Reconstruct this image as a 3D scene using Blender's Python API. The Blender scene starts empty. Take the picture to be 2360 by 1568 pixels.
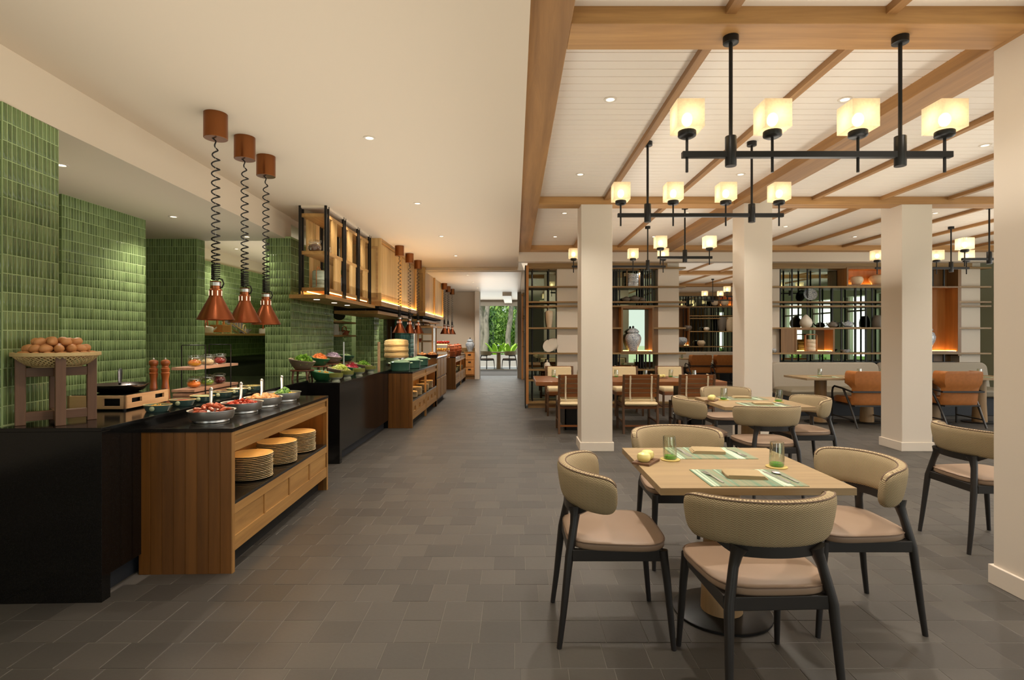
import bpy, math, random
from mathutils import Vector, Matrix, Euler
random.seed(7)
PI = math.pi
ORD = ('first', 'second', 'third', 'fourth', 'fifth', 'sixth', 'seventh', 'eighth', 'ninth', 'tenth')
R = math.radians
sc = bpy.context.scene
COL = sc.collection
# ------------------------------------------------------------------ camera, sky, sun, area lights, exposure
cd = bpy.data.cameras.new('camera'); cam = bpy.data.objects.new('camera', cd); COL.objects.link(cam)
cam.location = (0, 0, 1.37); cam.rotation_euler = (R(90), 0, 0)
cd.sensor_width = 36; cd.lens = 36*1255/2360; cd.shift_x = -7/2360; cd.shift_y = -8/2360
cd.clip_start = .05; cd.clip_end = 300
sc.camera = cam
sc.view_settings.view_transform = 'Standard'; sc.view_settings.look = 'None'
sc.view_settings.gamma = 1; sc.view_settings.use_curve_mapping = False
sc.view_settings.exposure = 0.14
sc.cycles.max_bounces = 8; sc.cycles.diffuse_bounces = 6; sc.cycles.glossy_bounces = 4
sc.cycles.transparent_max_bounces = 12; sc.cycles.transmission_bounces = 4
sc.cycles.caustics_reflective = False; sc.cycles.caustics_refractive = False
sc.cycles.sample_clamp_indirect = 6
w = bpy.data.worlds.new('World'); sc.world = w; w.use_nodes = True
bgn = w.node_tree.nodes['Background']; bgn.inputs[0].default_value = (.86, .93, 1, 1); bgn.inputs[1].default_value = 1.3
def light(kind, name, loc, rot, power, col, **kw):
    d = bpy.data.lights.new(name, kind); d.energy = power; d.color = col
    for k, v in kw.items(): setattr(d, k, v)
    o = bpy.data.objects.new(name, d); COL.objects.link(o); o.location = loc; o.rotation_euler = rot
    return o
WARM = (1, .80, .58); WARM2 = (1, .905, .79); DAY = (1, .95, .87)
light('SUN', 'sun', (0, -10, 20), (R(38), 0, R(-28)), 3.8, (1, .95, .85), angle=R(1.5))
# daylight through the glass fronts behind the camera and along the right side
light('AREA', 'window_daylight', (2.4, -5.4, 1.4), (R(97), 0, 0), 125, DAY, shape='RECTANGLE', size=14, size_y=2.7)
light('AREA', 'window_daylight', (10.9, 5.5, 1.75), (R(98), 0, R(90)), 620, DAY, shape='RECTANGLE', size=20, size_y=2.0)
light('AREA', 'window_daylight', (-.65, 21.9, 1.5), (R(100), 0, R(180)), 50, (1, .98, .95), shape='RECTANGLE', size=3.4, size_y=2.2)
# unseen fill lights added to brighten the ceilings; the room has no such lamps
UP = (1, .915, .79)
light('AREA', 'ceiling_fill', (-1.25, 5.2, 2.05), (R(180), 0, 0), 62, UP, shape='RECTANGLE', size=2.2, size_y=11)
light('AREA', 'ceiling_fill', (-.9, 15.0, 2.05), (R(180), 0, 0), 17, UP, shape='RECTANGLE', size=1.5, size_y=4)
light('AREA', 'ceiling_fill', (1.95, 4.6, 1.95), (R(180), 0, 0), 42, UP, shape='RECTANGLE', size=.5, size_y=9)
light('AREA', 'ceiling_fill', (.62, 2.5, 1.95), (R(180), 0, 0), 10, UP, shape='RECTANGLE', size=.3, size_y=6.5)
light('AREA', 'ceiling_fill', (3.85, 4.6, 1.95), (R(180), 0, 0), 40, UP, shape='RECTANGLE', size=.5, size_y=9)
light('AREA', 'ceiling_fill', (6.9, 4.6, 1.95), (R(180), 0, 0), 75, UP, shape='RECTANGLE', size=2, size_y=9)
light('AREA', 'ceiling_fill', (5.5, 14, 2.05), (R(180), 0, 0), 70, UP, shape='RECTANGLE', size=6, size_y=5)
light('AREA', 'ceiling_fill', (-3.25, 4.9, 1.9), (R(180), 0, 0), 4.5, UP, shape='RECTANGLE', size=.5, size_y=3.2)
light('AREA', 'ceiling_fill', (-4.0, 9.4, 2.0), (R(180), 0, 0), 18, UP, shape='RECTANGLE', size=1.2, size_y=3.5)
def aim(p, q): return (Vector(q)-Vector(p)).to_track_quat('-Z', 'Y').to_euler()
SPOT_R, SPOT_L, SPOT_K = 78, 62, 60          # downlights: dining room, aisle, kitchen
# ------------------------------------------------------------------ mesh builder
class M:
    def __init__(s): s.v = []; s.f = []; s.uv = None
    def add(s, vs, fs):
        n = len(s.v); s.v += [tuple(p) for p in vs]; s.f += [tuple(i+n for i in f) for f in fs]; return s
    def box(s, x0, x1, y0, y1, z0, z1):
        return s.add([(x0,y0,z0),(x1,y0,z0),(x1,y1,z0),(x0,y1,z0),(x0,y0,z1),(x1,y0,z1),(x1,y1,z1),(x0,y1,z1)],
                     [(0,3,2,1),(4,5,6,7),(0,1,5,4),(1,2,6,5),(2,3,7,6),(3,0,4,7)])
    def obox(s, c, size, rot=(0,0,0)):
        m = Euler(rot).to_matrix(); c = Vector(c); a, b, d = (k/2 for k in size)
        vs = [c + m @ Vector(p) for p in ((-a,-b,-d),(a,-b,-d),(a,b,-d),(-a,b,-d),(-a,-b,d),(a,-b,d),(a,b,d),(-a,b,d))]
        return s.add(vs, [(0,3,2,1),(4,5,6,7),(0,1,5,4),(1,2,6,5),(2,3,7,6),(3,0,4,7)])
    def loft(s, rings, closed=True, cap=True):
        n = len(rings[0]); vs = [p for r in rings for p in r]; fs = []
        for i in range(len(rings)-1):
            for j in range(n if closed else n-1):
                k = (j+1) % n
                fs.append((i*n+j, i*n+k, (i+1)*n+k, (i+1)*n+j))
        if cap:
            fs.append(tuple(range(n-1, -1, -1))); fs.append(tuple((len(rings)-1)*n+j for j in range(n)))
        return s.add(vs, fs)
    def lathe(s, prof, n=20, c=(0,0,0), cap=True):
        return s.loft([[(c[0]+r*math.cos(2*PI*j/n), c[1]+r*math.sin(2*PI*j/n), c[2]+z) for j in range(n)] for r, z in prof], True, cap)
    def cyl(s, p0, p1, r0, r1=None, n=12):
        return s.tube([p0, p1], [r0, r0 if r1 is None else r1], n)
    def tube(s, pts, r, n=8, closed=False, flat=1.0):
        pts = [Vector(p) for p in pts]; N = len(pts)
        rr = r if isinstance(r, (list, tuple)) else [r]*N
        rings = []; prev = None
        for i, p in enumerate(pts):
            if closed: t = pts[(i+1) % N]-pts[i-1]
            else: t = pts[min(i+1, N-1)]-pts[max(i-1, 0)]
            t.normalize()
            if prev is None:
                a = Vector((0,0,1)) if abs(t.z) < .9 else Vector((1,0,0))
                u = t.cross(a).normalized()
            else:
                u = (prev - t*prev.dot(t)).normalized()
            prev = u; b = t.cross(u)
            rings.append([p + (u*math.cos(2*PI*j/n) + b*math.sin(2*PI*j/n)*flat)*rr[i] for j in range(n)])
        if closed: rings.append(rings[0]); return s.loft(rings, True, False)
        return s.loft(rings, True, True)
    def prism(s, poly, z0, z1):
        return s.loft([[(x, y, z0) for x, y in poly], [(x, y, z1) for x, y in poly]])
    def ell(s, c, r, seg=12, rings=8, rot=None, egg=0):
        m = rot.to_matrix() if rot else Matrix.Identity(3); c = Vector(c); rs = []
        for i in range(rings+1):
            a = -PI/2 + PI*i/rings; ca, sa = max(math.cos(a), .02), math.sin(a); k = 1-egg*sa
            rs.append([c + m @ Vector((r[0]*ca*k*math.cos(2*PI*j/seg), r[1]*ca*k*math.sin(2*PI*j/seg), r[2]*sa)) for j in range(seg)])
        return s.loft(rs)
    def ring(s, r0, r1, z0, z1, n=24, c=(0,0,0)):
        rs = [[(c[0]+r*math.cos(2*PI*j/n), c[1]+r*math.sin(2*PI*j/n), c[2]+z) for j in range(n)] for r, z in ((r0,z0),(r1,z0),(r1,z1),(r0,z1),(r0,z0))]
        return s.loft(rs, True, False)
def data(name, mb, m, smooth=True, ang=38):
    me = bpy.data.meshes.new(name); me.from_pydata(mb.v, [], mb.f); me.update()
    if m: me.materials.append(m)
    if mb.uv:
        l = me.uv_layers.new(name='UVMap')
        for lp in me.loops: l.data[lp.index].uv = mb.uv[lp.vertex_index]
    if smooth:
        me.shade_smooth(); me.set_sharp_from_angle(angle=R(ang))
    return me
def tag(o, label=None, cat=None, group=None, kind=None):
    if label: o['label'] = label
    if cat: o['category'] = cat
    if group: o['group'] = group
    if kind: o['kind'] = kind
    return o
def obj(name, mb, m=None, parent=None, label=None, cat=None, group=None, kind=None, loc=None, rot=None, bev=0, smooth=True, ang=38):
    me = mb if isinstance(mb, bpy.types.Mesh) else data(name, mb, m, smooth, ang)
    o = bpy.data.objects.new(name, me); COL.objects.link(o)
    if parent: o.parent = parent
    if loc: o.location = loc
    if rot: o.rotation_euler = rot
    if bev:
        b = o.modifiers.new('edge', 'BEVEL'); b.width = bev; b.segments = 2; b.limit_method = 'ANGLE'; b.angle_limit = R(40); b.harden_normals = smooth
    return tag(o, label, cat, group, kind)
def thing(name, label, cat, loc=(0,0,0), rz=0, group=None, kind=None):
    o = bpy.data.objects.new(name, None); COL.objects.link(o); o.empty_display_size = .05
    o.location = loc; o.rotation_euler = (0, 0, rz)
    return tag(o, label, cat, group, kind)
def dup(o, loc=None, rz=None, label=None, group=None, parent=None):
    c = o.copy(); COL.objects.link(c)
    if parent is not None: c.parent = parent
    for ch in list(o.children): dup(ch, parent=c)
    if loc is not None: c.location = loc
    if rz is not None: c.rotation_euler = (0, 0, rz)
    if label: c['label'] = label
    if group: c['group'] = group
    return c
def struct(name, mb, m, label=None, parent=None, bev=0, smooth=False, cat=None):
    return obj(name, mb, m, parent, label, cat, None, None if parent else 'structure', bev=bev, smooth=smooth)
# ------------------------------------------------------------------ materials
def lin(h):
    h = h.lstrip('#'); c = [int(h[i:i+2], 16)/255 for i in (0, 2, 4)]
    return tuple([x/12.92 if x <= .04045 else ((x+.055)/1.055)**2.4 for x in c] + [1])
class NT:
    def __init__(s, name):
        s.m = bpy.data.materials.new(name); s.m.use_nodes = True; s.t = s.m.node_tree; s.b = s.t.nodes['Principled BSDF']
        s.out = s.t.nodes['Material Output']
    def n(s, typ, **kw):
        nd = s.t.nodes.new('ShaderNode'+typ)
        for k, v in kw.items():
            if k.startswith('i_'):
                key = k[2:]; key = int(key) if key.isdigit() else key.replace('_', ' ')
                nd.inputs[key].default_value = v
            else: setattr(nd, k, v)
        return nd
    def l(s, a, b): s.t.links.new(a, b); return s
    def math(s, op, a, b=None):
        nd = s.n('Math', operation=op)
        for i, x in enumerate((a, b)):
            if x is None: continue
            if isinstance(x, (int, float)): nd.inputs[i].default_value = x
            else: s.l(x, nd.inputs[i])
        return nd.outputs[0]
    def mix(s, fac, a, b, blend='MIX'):
        nd = s.n('Mix', data_type='RGBA', blend_type=blend)
        for k, x in ((0, fac), (6, a), (7, b)):
            if isinstance(x, (int, float)): nd.inputs[k].default_value = x
            elif isinstance(x, tuple): nd.inputs[k].default_value = x
            else: s.l(x, nd.inputs[k])
        return nd.outputs[2]
    def ramp(s, fac, stops):
        nd = s.n('ValToRGB'); e = nd.color_ramp.elements
        while len(e) < len(stops): e.new(.5)
        for el, (p, c) in zip(e, stops): el.position = p; el.color = c
        s.l(fac, nd.inputs[0]); return nd.outputs[0]
    def coords(s, scale=(1,1,1), uv=False):
        tc = s.n('TexCoord'); mp = s.n('Mapping'); mp.inputs['Scale'].default_value = scale
        s.l(tc.outputs['UV' if uv else 'Object'], mp.inputs[0]); return mp.outputs[0]
    def bump(s, h, strength=.2, dist=.002):
        b = s.n('Bump'); b.inputs['Strength'].default_value = strength; b.inputs['Distance'].default_value = dist
        s.l(h, b.inputs['Height']); s.l(b.outputs[0], s.b.inputs['Normal'])
def mat(name, col, rough=.5, metal=0, var=0, vs=12, bump=0, bs=60, emit=0, spec=.5, coat=0):
    t = NT(name); b = t.b; c = lin(col)
    b.inputs['Base Color'].default_value = c; b.inputs['Roughness'].default_value = rough; b.inputs['Metallic'].default_value = metal
    b.inputs['Specular IOR Level'].default_value = spec; b.inputs['Coat Weight'].default_value = coat
    if var:
        nz = t.n('TexNoise', i_Scale=vs, i_Detail=4.0); t.l(t.coords(), nz.inputs[0])
        t.l(t.mix(nz.outputs[0], tuple([x*(1-var) for x in c[:3]]+[1]), tuple([min(1, x*(1+var)) for x in c[:3]]+[1])), b.inputs['Base Color'])
    if bump:
        nz = t.n('TexNoise', i_Scale=bs, i_Detail=3.0); t.l(t.coords(), nz.inputs[0]); t.bump(nz.outputs[0], bump)
    if emit:
        b.inputs['Emission Color'].default_value = c; b.inputs['Emission Strength'].default_value = emit
    return t.m
def wood(name, c1, c2, axis='y', rough=.45, fine=1.0):
    t = NT(name); s = {'x': (1.2, 22, 22), 'y': (22, 1.2, 22), 'z': (22, 22, 1.2)}[axis]
    info = t.n('ObjectInfo'); tc = t.n('TexCoord'); add = t.n('VectorMath', operation='ADD'); sc_ = t.n('Vector' 'Math', operation='SCALE')
    t.l(info.outputs['Location'], sc_.inputs[0]); sc_.inputs['Scale'].default_value = 3.7
    t.l(tc.outputs['Object'], add.inputs[0]); t.l(sc_.outputs[0], add.inputs[1])
    mp = t.n('Mapping'); mp.inputs['Scale'].default_value = tuple(k*fine for k in s); t.l(add.outputs[0], mp.inputs[0])
    n1 = t.n('TexNoise', i_Scale=1.0, i_Detail=6.0, i_Roughness=.65, i_Distortion=.6); t.l(mp.outputs[0], n1.inputs[0])
    mp2 = t.n('Mapping'); mp2.inputs['Scale'].default_value = tuple(k*.18*fine for k in s); t.l(add.outputs[0], mp2.inputs[0])
    n2 = t.n('TexNoise', i_Scale=1.0, i_Detail=2.0); t.l(mp2.outputs[0], n2.inputs[0])
    f = t.math('ADD', t.math('MULTIPLY', n1.outputs[0], .6), t.math('MULTIPLY', n2.outputs[0], .4))
    t.l(t.ramp(f, [(.34, lin(c1)), (.66, lin(c2))]), t.b.inputs['Base Color'])
    t.b.inputs['Roughness'].default_value = rough; t.bump(n1.outputs[0], .12, .001)
    return t.m
def thin_glass(name, tint=(.96,.98,.97,1), refl=.12, rough=.02, k=.55):
    t = NT(name); tr = t.n('BsdfTransparent'); tr.inputs[0].default_value = tint
    gl = t.n('BsdfGlossy'); gl.inputs['Roughness'].default_value = rough
    lw = t.n('LayerWeight'); lw.inputs[0].default_value = .35; mx = t.n('MixShader')
    t.l(t.math('MINIMUM', t.math('ADD', t.math('MULTIPLY', lw.outputs[1], k), refl*.4), .8), mx.inputs[0]); t.l(tr.outputs[0], mx.inputs[1]); t.l(gl.outputs[0], mx.inputs[2])
    t.l(mx.outputs[0], t.out.inputs[0]); return t.m
def emis(name, col, s):
    t = NT(name); e = t.n('Emission'); e.inputs[0].default_value = lin(col); e.inputs[1].default_value = s
    t.l(e.outputs[0], t.out.inputs[0]); return t.m
def tile_mat(name, c1, c2, rough):
    t = NT(name); g = t.n('NewGeometry'); info = t.n('ObjectInfo')
    rnd = t.math('FRACT', t.math('ADD', g.outputs['Random Per Island'], info.outputs['Random']))
    nz = t.n('TexNoise', i_Scale=55.0, i_Detail=4.0, i_Roughness=.7); tc = t.n('TexCoord'); t.l(tc.outputs['Object'], nz.inputs[0])
    f = t.math('ADD', t.math('MULTIPLY', rnd, .6), t.math('MULTIPLY', nz.outputs[0], .4))
    t.l(t.ramp(f, [(.15, lin(c1)), (.85, lin(c2))]), t.b.inputs['Base Color'])
    t.b.inputs['Roughness'].default_value = rough; t.bump(nz.outputs[0], .25, .002); return t.m
def granite(name, base, speck, rough):
    t = NT(name); n = t.n('TexNoise', i_Scale=420.0, i_Detail=2.0); t.l(t.coords(), n.inputs[0])
    t.l(t.ramp(n.outputs[0], [(.60, lin(base)), (.74, lin(speck))]), t.b.inputs['Base Color'])
    t.b.inputs['Roughness'].default_value = rough; return t.m
def herringbone(name, c1, c2):
    t = NT(name); uv = t.coords((1,1,1), True); sx = t.n('SeparateXYZ'); t.l(uv, sx.inputs[0])
    tri = t.math('ABSOLUTE', t.math('SUBTRACT', t.math('FRACT', t.math('MULTIPLY', sx.outputs[0], 42.0)), .5))
    v = t.math('ADD', t.math('MULTIPLY', sx.outputs[1], 145.0), t.math('MULTIPLY', tri, 2.2))
    s = t.math('SINE', t.math('MULTIPLY', v, 2*PI))
    f = t.math('ADD', t.math('MULTIPLY', s, .5), .5)
    nz = t.n('TexNoise', i_Scale=9.0); t.l(t.coords(), nz.inputs[0])
    f2 = t.math('ADD', t.math('MULTIPLY', f, .8), t.math('MULTIPLY', nz.outputs[0], .2))
    t.l(t.ramp(f2, [(.25, lin(c1)), (.75, lin(c2))]), t.b.inputs['Base Color'])
    t.b.inputs['Roughness'].default_value = .85; t.b.inputs['Specular IOR Level'].default_value = .2; t.bump(f, .3, .001); return t.m
def stripes(name, cols, scale):
    t = NT(name); co = t.coords((scale, .3, 1)); n = t.n('TexNoise', i_Scale=1.0, i_Detail=3.0); n.noise_dimensions = '3D'; t.l(co, n.inputs[0])
    k = len(cols); r = t.ramp(n.outputs[0], [(.30+.40*i/(k-1), lin(c)) for i, c in enumerate(cols)])
    w_ = t.n('TexNoise', i_Scale=300.0); t.l(t.coords(), w_.inputs[0])
    t.l(r, t.b.inputs['Base Color']); t.bump(w_.outputs[0], .2, .001); t.b.inputs['Roughness'].default_value = .7; return t.m
def porcelain(name, scale=26, blue='#2b4a78', white='#dfe6e8', thr=.5):
    t = NT(name); v = t.n('TexVoronoi', i_Scale=scale); v.feature = 'DISTANCE_TO_EDGE'; t.l(t.coords(), v.inputs[0])
    n = t.n('TexNoise', i_Scale=scale*2.2, i_Detail=2.0); t.l(t.coords(), n.inputs[0])
    f = t.math('ADD', t.math('MULTIPLY', v.outputs[0], 1.6), t.math('MULTIPLY', n.outputs[0], .7))
    t.l(t.ramp(f, [(thr-.06, lin(blue)), (thr+.04, lin(white))]), t.b.inputs['Base Color'])
    t.b.inputs['Roughness'].default_value = .15; return t.m
def shade_glass(name):
    t = NT(name); tr = t.n('BsdfTransparent'); tr.inputs[0].default_value = (1, .97, .88, 1)
    em = t.n('BsdfTranslucent'); em.inputs[0].default_value = (1, .93, .76, 1)
    nz = t.n('TexNoise', i_Scale=70.0, i_Detail=2.0); t.l(t.coords(), nz.inputs[0])
    gl = t.n('BsdfGlossy'); gl.inputs['Roughness'].default_value = .12
    bp = t.n('Bump'); bp.inputs['Strength'].default_value = .6; bp.inputs['Distance'].default_value = .004; t.l(nz.outputs[0], bp.inputs['Height']); t.l(bp.outputs[0], gl.inputs['Normal'])
    m1 = t.n('MixShader'); t.l(t.math('ADD', t.math('MULTIPLY', nz.outputs[0], .3), .66), m1.inputs[0]); t.l(tr.outputs[0], m1.inputs[1]); t.l(em.outputs[0], m1.inputs[2])
    m2 = t.n('MixShader'); m2.inputs[0].default_value = .07; t.l(m1.outputs[0], m2.inputs[1]); t.l(gl.outputs[0], m2.inputs[2])
    t.l(m2.outputs[0], t.out.inputs[0]); return t.m
def leafy(name, c1, c2, rough=.5, tr=.25):
    t = NT(name); g = t.n('NewGeometry')
    t.l(t.ramp(g.outputs['Random Per Island'], [(0, lin(c1)), (1, lin(c2))]), t.b.inputs['Base Color'])
    t.b.inputs['Roughness'].default_value = rough; t.b.inputs['Subsurface Weight'].default_value = 0
    return t.m
K = dict(
 white=mat('white_paint', '#d8cdbe', .6), ceil=mat('ceiling_paint', '#dccdb8', .7), plank=mat('plank_paint', '#e6dccf', .38),
 black=mat('black_metal', '#141312', .4, .3), steel=mat('brushed_steel', '#d2d2cf', .34, 1), dark=mat('dark_void', '#0d0c0b', .7),
 beam_x=wood('teak_beam_x', '#8d6338', '#c99a60', 'x', .5, .5), beam_y=wood('teak_beam_y', '#7d5832', '#b58752', 'y', .5, .5),
 oak_x=wood('oak_x', '#9a7144', '#c29a64', 'x'), oak_y=wood('oak_y', '#8f6738', '#bd9155', 'y'), oak_z=wood('oak_z', '#8a6234', '#b98c50', 'z'),
 shaded_teak_z=wood('shaded_teak_z', '#54330f', '#7d5020', 'z', .4, .7), shelf_x=wood('shelf_wood_x', '#7b5f38', '#a08050', 'x'), niche_z=wood('niche_wood', '#a8703a', '#c98d50', 'z'),  # teak darkened: the shade on the cabinet ends is put into its colour
 shelf_z=wood('shelf_wood_z', '#6f5030', '#8c6840', 'z'), walnut_x=wood('walnut_x', '#5c3416', '#965c2c', 'x', .3), walnut_z=wood('walnut_z', '#48301b', '#6c4c30', 'z', .4), walnut_y=wood('walnut_y', '#3e2514', '#643d22', 'y', .4),
 dusk_z=wood('dusky_walnut_z', '#583b28', '#7d5a40', 'z', .5), dusk_x=wood('dusky_walnut_x', '#583b28', '#7d5a40', 'x', .5), dusk_y=wood('pink_beech_y', '#96705a', '#bb9379', 'y', .55),
 table_x=wood('ash_table_x', '#8e7757', '#ad946e', 'x', .4), table_z=wood('ash_table_z', '#8d6f4b', '#ad8c62', 'z', .45),
 green=tile_mat('green_glaze', '#56693f', '#7c915c', .16), grout=mat('green_grout', '#a9bd86', .8), teal=tile_mat('teal_glaze', '#2c5e5b', '#4d8480', .14), tgrout=mat('teal_grout', '#7fa79c', .8),
 floor=tile_mat('slate_tile', '#3f3c38', '#504c46', .5), fgrout=mat('floor_grout', '#6e6963', .8),
 granite=granite('black_granite', '#0a0a0a', '#4a4844', .13), stone=granite('brown_granite', '#1a1714', '#3d362f', .12),
 copper=mat('copper', '#9a5838', .3, 1), canopy=mat('copper_canopy', '#8c5834', .3, 1), cord=mat('black_cord', '#15110e', .6),
 herring=herringbone('herringbone_fabric', '#7d6d54', '#c0ae8b'), seat=mat('tan_leather', '#98806b', .45, var=.06, vs=5), pipe=mat('brown_piping', '#6e5846', .7), frame=mat('charcoal_wood', '#211e1c', .42),
 plate=mat('cream_plate', '#cdbc98', .35), cream=mat('cream_fabric', '#d8c49b', .85, var=.12, vs=90), orange=mat('orange_leather', '#ad6c34', .42, var=.22, vs=22), sofa=mat('grey_sofa', '#a39a8b', .9, var=.1, vs=160), sofaseat=mat('olive_seat', '#7e7460', .6, var=.08, vs=12), sofabase=mat('slate_base', '#2d3138', .6),
 mirror=mat('mirror', '#95a193', .01, 1), glass=thin_glass('clear_glass'), pane=thin_glass('guard_pane', (.97,.98,.97,1), .04, .03, .12), tumbler=thin_glass('tumbler_glass', (.93,.95,.91,1), .25), gglass=mat('green_glass', '#5cae2e', .08), shade=shade_glass('seeded_glass'),
 bulb=emis('bulb', '#ffdcaa', 12), led=emis('led_strip', '#ffc06a', 24), hoodled=emis('hood_led', '#ffc878', 60), lit_hood_z=wood('lit_hood_wood_z', '#b78d52', '#e2bd80', 'z'), lamp=emis('downlight_lens', '#fff0d8', 5), heat=emis('heat_bulb', '#ffc48a', 30),  # hood wood is oak lightened: the glow on hoods and slats is in its colour
 rimglow=emis('lit_rim', '#ffd9b8', 1.5), mat_=stripes('placemat_weave', ['#39553f', '#6d8f75', '#8f8a6c', '#5f8268', '#c9d8bd', '#56745c'], 13), napkin=mat('khaki_linen', '#a9946e', .9, bump=.1, bs=300), coaster=mat('yellow_coaster', '#c9b268', .7), pebble=mat('yellow_glaze', '#e2d58a', .25),
 porc=porcelain('blue_white_porcelain', 62, '#2b4a78', '#d3dadd', .46), porc2=porcelain('blue_white_fine', 60), ceram=mat('white_ceramic', '#ddd5c6', .35, var=.06), dkcer=mat('grey_ceramic', '#6c655c', .5, var=.15), marble=mat('tan_marble', '#cdb99b', .3, var=.22, vs=7), tansh=mat('white_tan_ceramic', '#e0cdb0', .35, var=.12, vs=8),
 egg=mat('brown_egg', '#c48a55', .45, var=.1, vs=8), bamboo=mat('bamboo', '#cdb27c', .6, var=.15, vs=40), bamboo2=wood('steamer_bamboo', '#a88a54', '#cbb17c', 'x', .6), bamboo3=mat('steamer_band', '#8d7040', .6), cutting=wood('light_oak_y', '#b58e66', '#cda880', 'y', .5), cutting_x=wood('light_oak_x', '#b58e66', '#cda880', 'x', .5),
 pan=mat('pan_metal', '#6a6560', .22, 1), millw=wood('mill_wood', '#6e3414', '#a05a2a', 'z', .3), blackg=mat('black_glass', '#070707', .05),
 enamel=mat('green_enamel', '#3f6656', .15, coat=.4), enlid=mat('pale_green_enamel', '#8fb494', .15), dish=mat('blue_green_dish', '#56736c', .25), dishin=mat('cream_rim', '#b9a46a', .3), knob=mat('celadon_knob', '#a7b08c', .3),
 clay=mat('terracotta', '#b25c30', .6, var=.15, vs=15), olive=mat('olive_glaze', '#7a7d3c', .3), pale=mat('pale_glaze', '#a9b09a', .35), gbowl=mat('green_bowl', '#2f6b42', .35), gbowl2=mat('dark_green_bowl', '#24553c', .35), taupe=mat('taupe_bowl', '#7d6d5a', .5), straw=mat('straw_inside', '#c2a968', .5), lime=mat('lime_inside', '#5c9a5f', .4),
 stool=wood('stool_wood', '#4e2a19', '#7a4a2e', 'z', .4), stripwhite=mat('strap', '#cbbb9d', .8),
 terrace=mat('terrace_stone', '#aeaaa3', .7), lawn=mat('lawn', '#7fa046', .9, var=.3, vs=3), bark=mat('bark', '#8a7f74', .9, var=.4, vs=6, bump=.6, bs=20), leaf1=leafy('leaf_mid', '#456f26', '#9cbc55'), leaf2=leafy('leaf_dark', '#2c5428', '#5c8a45'), leaf3=leafy('leaf_lime', '#6f9a26', '#a3c040'),
 grey=mat('grey_column', '#7d7568', .7), red=mat('sign_red', '#b0403a', .6), blind=mat('roller_blind', '#e6e2da', .8),
)
# ------------------------------------------------------------------ the room
def planks_x(parent, x0, x1, y0, y1, z, pitch=.1, name='plank'):
    y = y0; me = {}
    while y < y1-.02:
        wd = min(pitch, y1-y)-.006
        k = round(wd, 3)
        if k not in me: me[k] = data(name, M().loft([[(x0, 0, .012), (x0, 0, .002), (x0, .002, 0), (x0, wd-.002, 0), (x0, wd, .002), (x0, wd, .012)], [(x1, 0, .012), (x1, 0, .002), (x1, .002, 0), (x1, wd-.002, 0), (x1, wd, .002), (x1, wd, .012)]]), K['plank'], False)
        obj(name, me[k], parent=parent, loc=(0, y+.003, z)); y += pitch
# floor: slab with slate tiles
fl = struct('floor', M().box(-6.2, 10.2, -5.2, 22.4, -.3, -.0016), K['fgrout'], 'dark slate tiled floor of the restaurant')
P_ = .1905; tme = []
for k in range(3):
    tm = M(); a = P_-.003; z = (0, .0005, -.0004)[k]
    tm.loft([[(0,0,-.02),(a,0,-.02),(a,a,-.02),(0,a,-.02)], [(0,0,z-.001),(a,0,z-.001),(a,a,z-.001),(0,a,z-.001)], [(.0015,.0015,z),(a-.0015,.0015,z),(a-.0015,a-.0015,z),(.0015,a-.0015,z)]])
    tme.append((tm, data('tile', tm, K['floor'], False)))
cand = []
for r_ in range(-26, 88):
    y = 2.247+P_*r_; off = random.choice((0, .33, .5, .66, .15))*P_
    for c_ in range(-18, 52):
        x = c_*P_+off
        if y < 1.4 or y > 22.2: continue
        if x < -2.2 and y > 2.7 or x > 9.8: continue
        if x > .4 and y > 10.6 and y < 18 and x < 2.6: continue
        u = 1187+1255*(x+.1)/(y+.1); v = 776+1719/(y+.1)
        inv = -40 < u < 2400 and v < 1640
        hid = (-2.64 < x+.1 < -2.12 and 2.85 < y+.1 < 5.8) or (x < -1.74 and 3.2 < y < 4.8)
        cand.append(((1719/(y+.1)-0)**2 if inv and not hid else 0, x, y))
cand.sort(key=lambda c: -c[0])
for s_, x, y in cand[:300]:
    obj('tile', random.choice(tme)[1], parent=fl, loc=(x, y, 0))
rest = M()
for s_, x, y in cand[300:]:
    tm = random.choice(tme)[0]; rest.add([(p[0]+x, p[1]+y, p[2]) for p in tm.v], tm.f)
obj('tiles', rest, K['floor'], fl, kind='stuff', smooth=False)
# ceilings
struct('ceiling', M().box(-2.9, .071, -5.2, 12.1, 2.9, 3.2), K['ceil'], 'smooth cream ceiling over the buffet aisle')
cr = struct('ceiling', M().box(.071, 10.2, -5.2, 10.2, 3.052, 3.2), K['ceil'], 'white plank ceiling over the dining room between teak beams')
planks_x(cr, .284, 10, 2.2, 10.0, 3.04)
c3 = struct('ceiling', M().box(-6.2, .3, 12.1, 18.0, 2.84, 3.2), K['ceil'], 'lower white plank ceiling at the far end of the aisle')
planks_x(c3, -3.3, .15, 12.3, 17.9, 2.828, .22)
struct('ceiling', M().box(.3, 10.2, 10.42, 18.0, 3.04, 3.2), K['plank'], 'white ceiling of the second dining room')
struct('ceiling', M().box(-4, 4, 18.0, 22.6, 2.86, 3.2), K['plank'], 'white ceiling by the garden door')
sf = M().prism([(-6.2,-5.2),(-2.62,-5.2),(-2.69,2.84),(-2.88,7.0),(-6.2,7.0)], 2.6, 3.15)
struct('ceiling', sf, K['ceil'], 'dropped soffit with white bulkhead face over the tiled kitchen wall')
struct('ceiling', M().box(-6.2, -2.9, 7.0, 12.8, 2.82, 3.2), K['ceil'], 'raised ceiling over the kitchen alcove')
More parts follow.
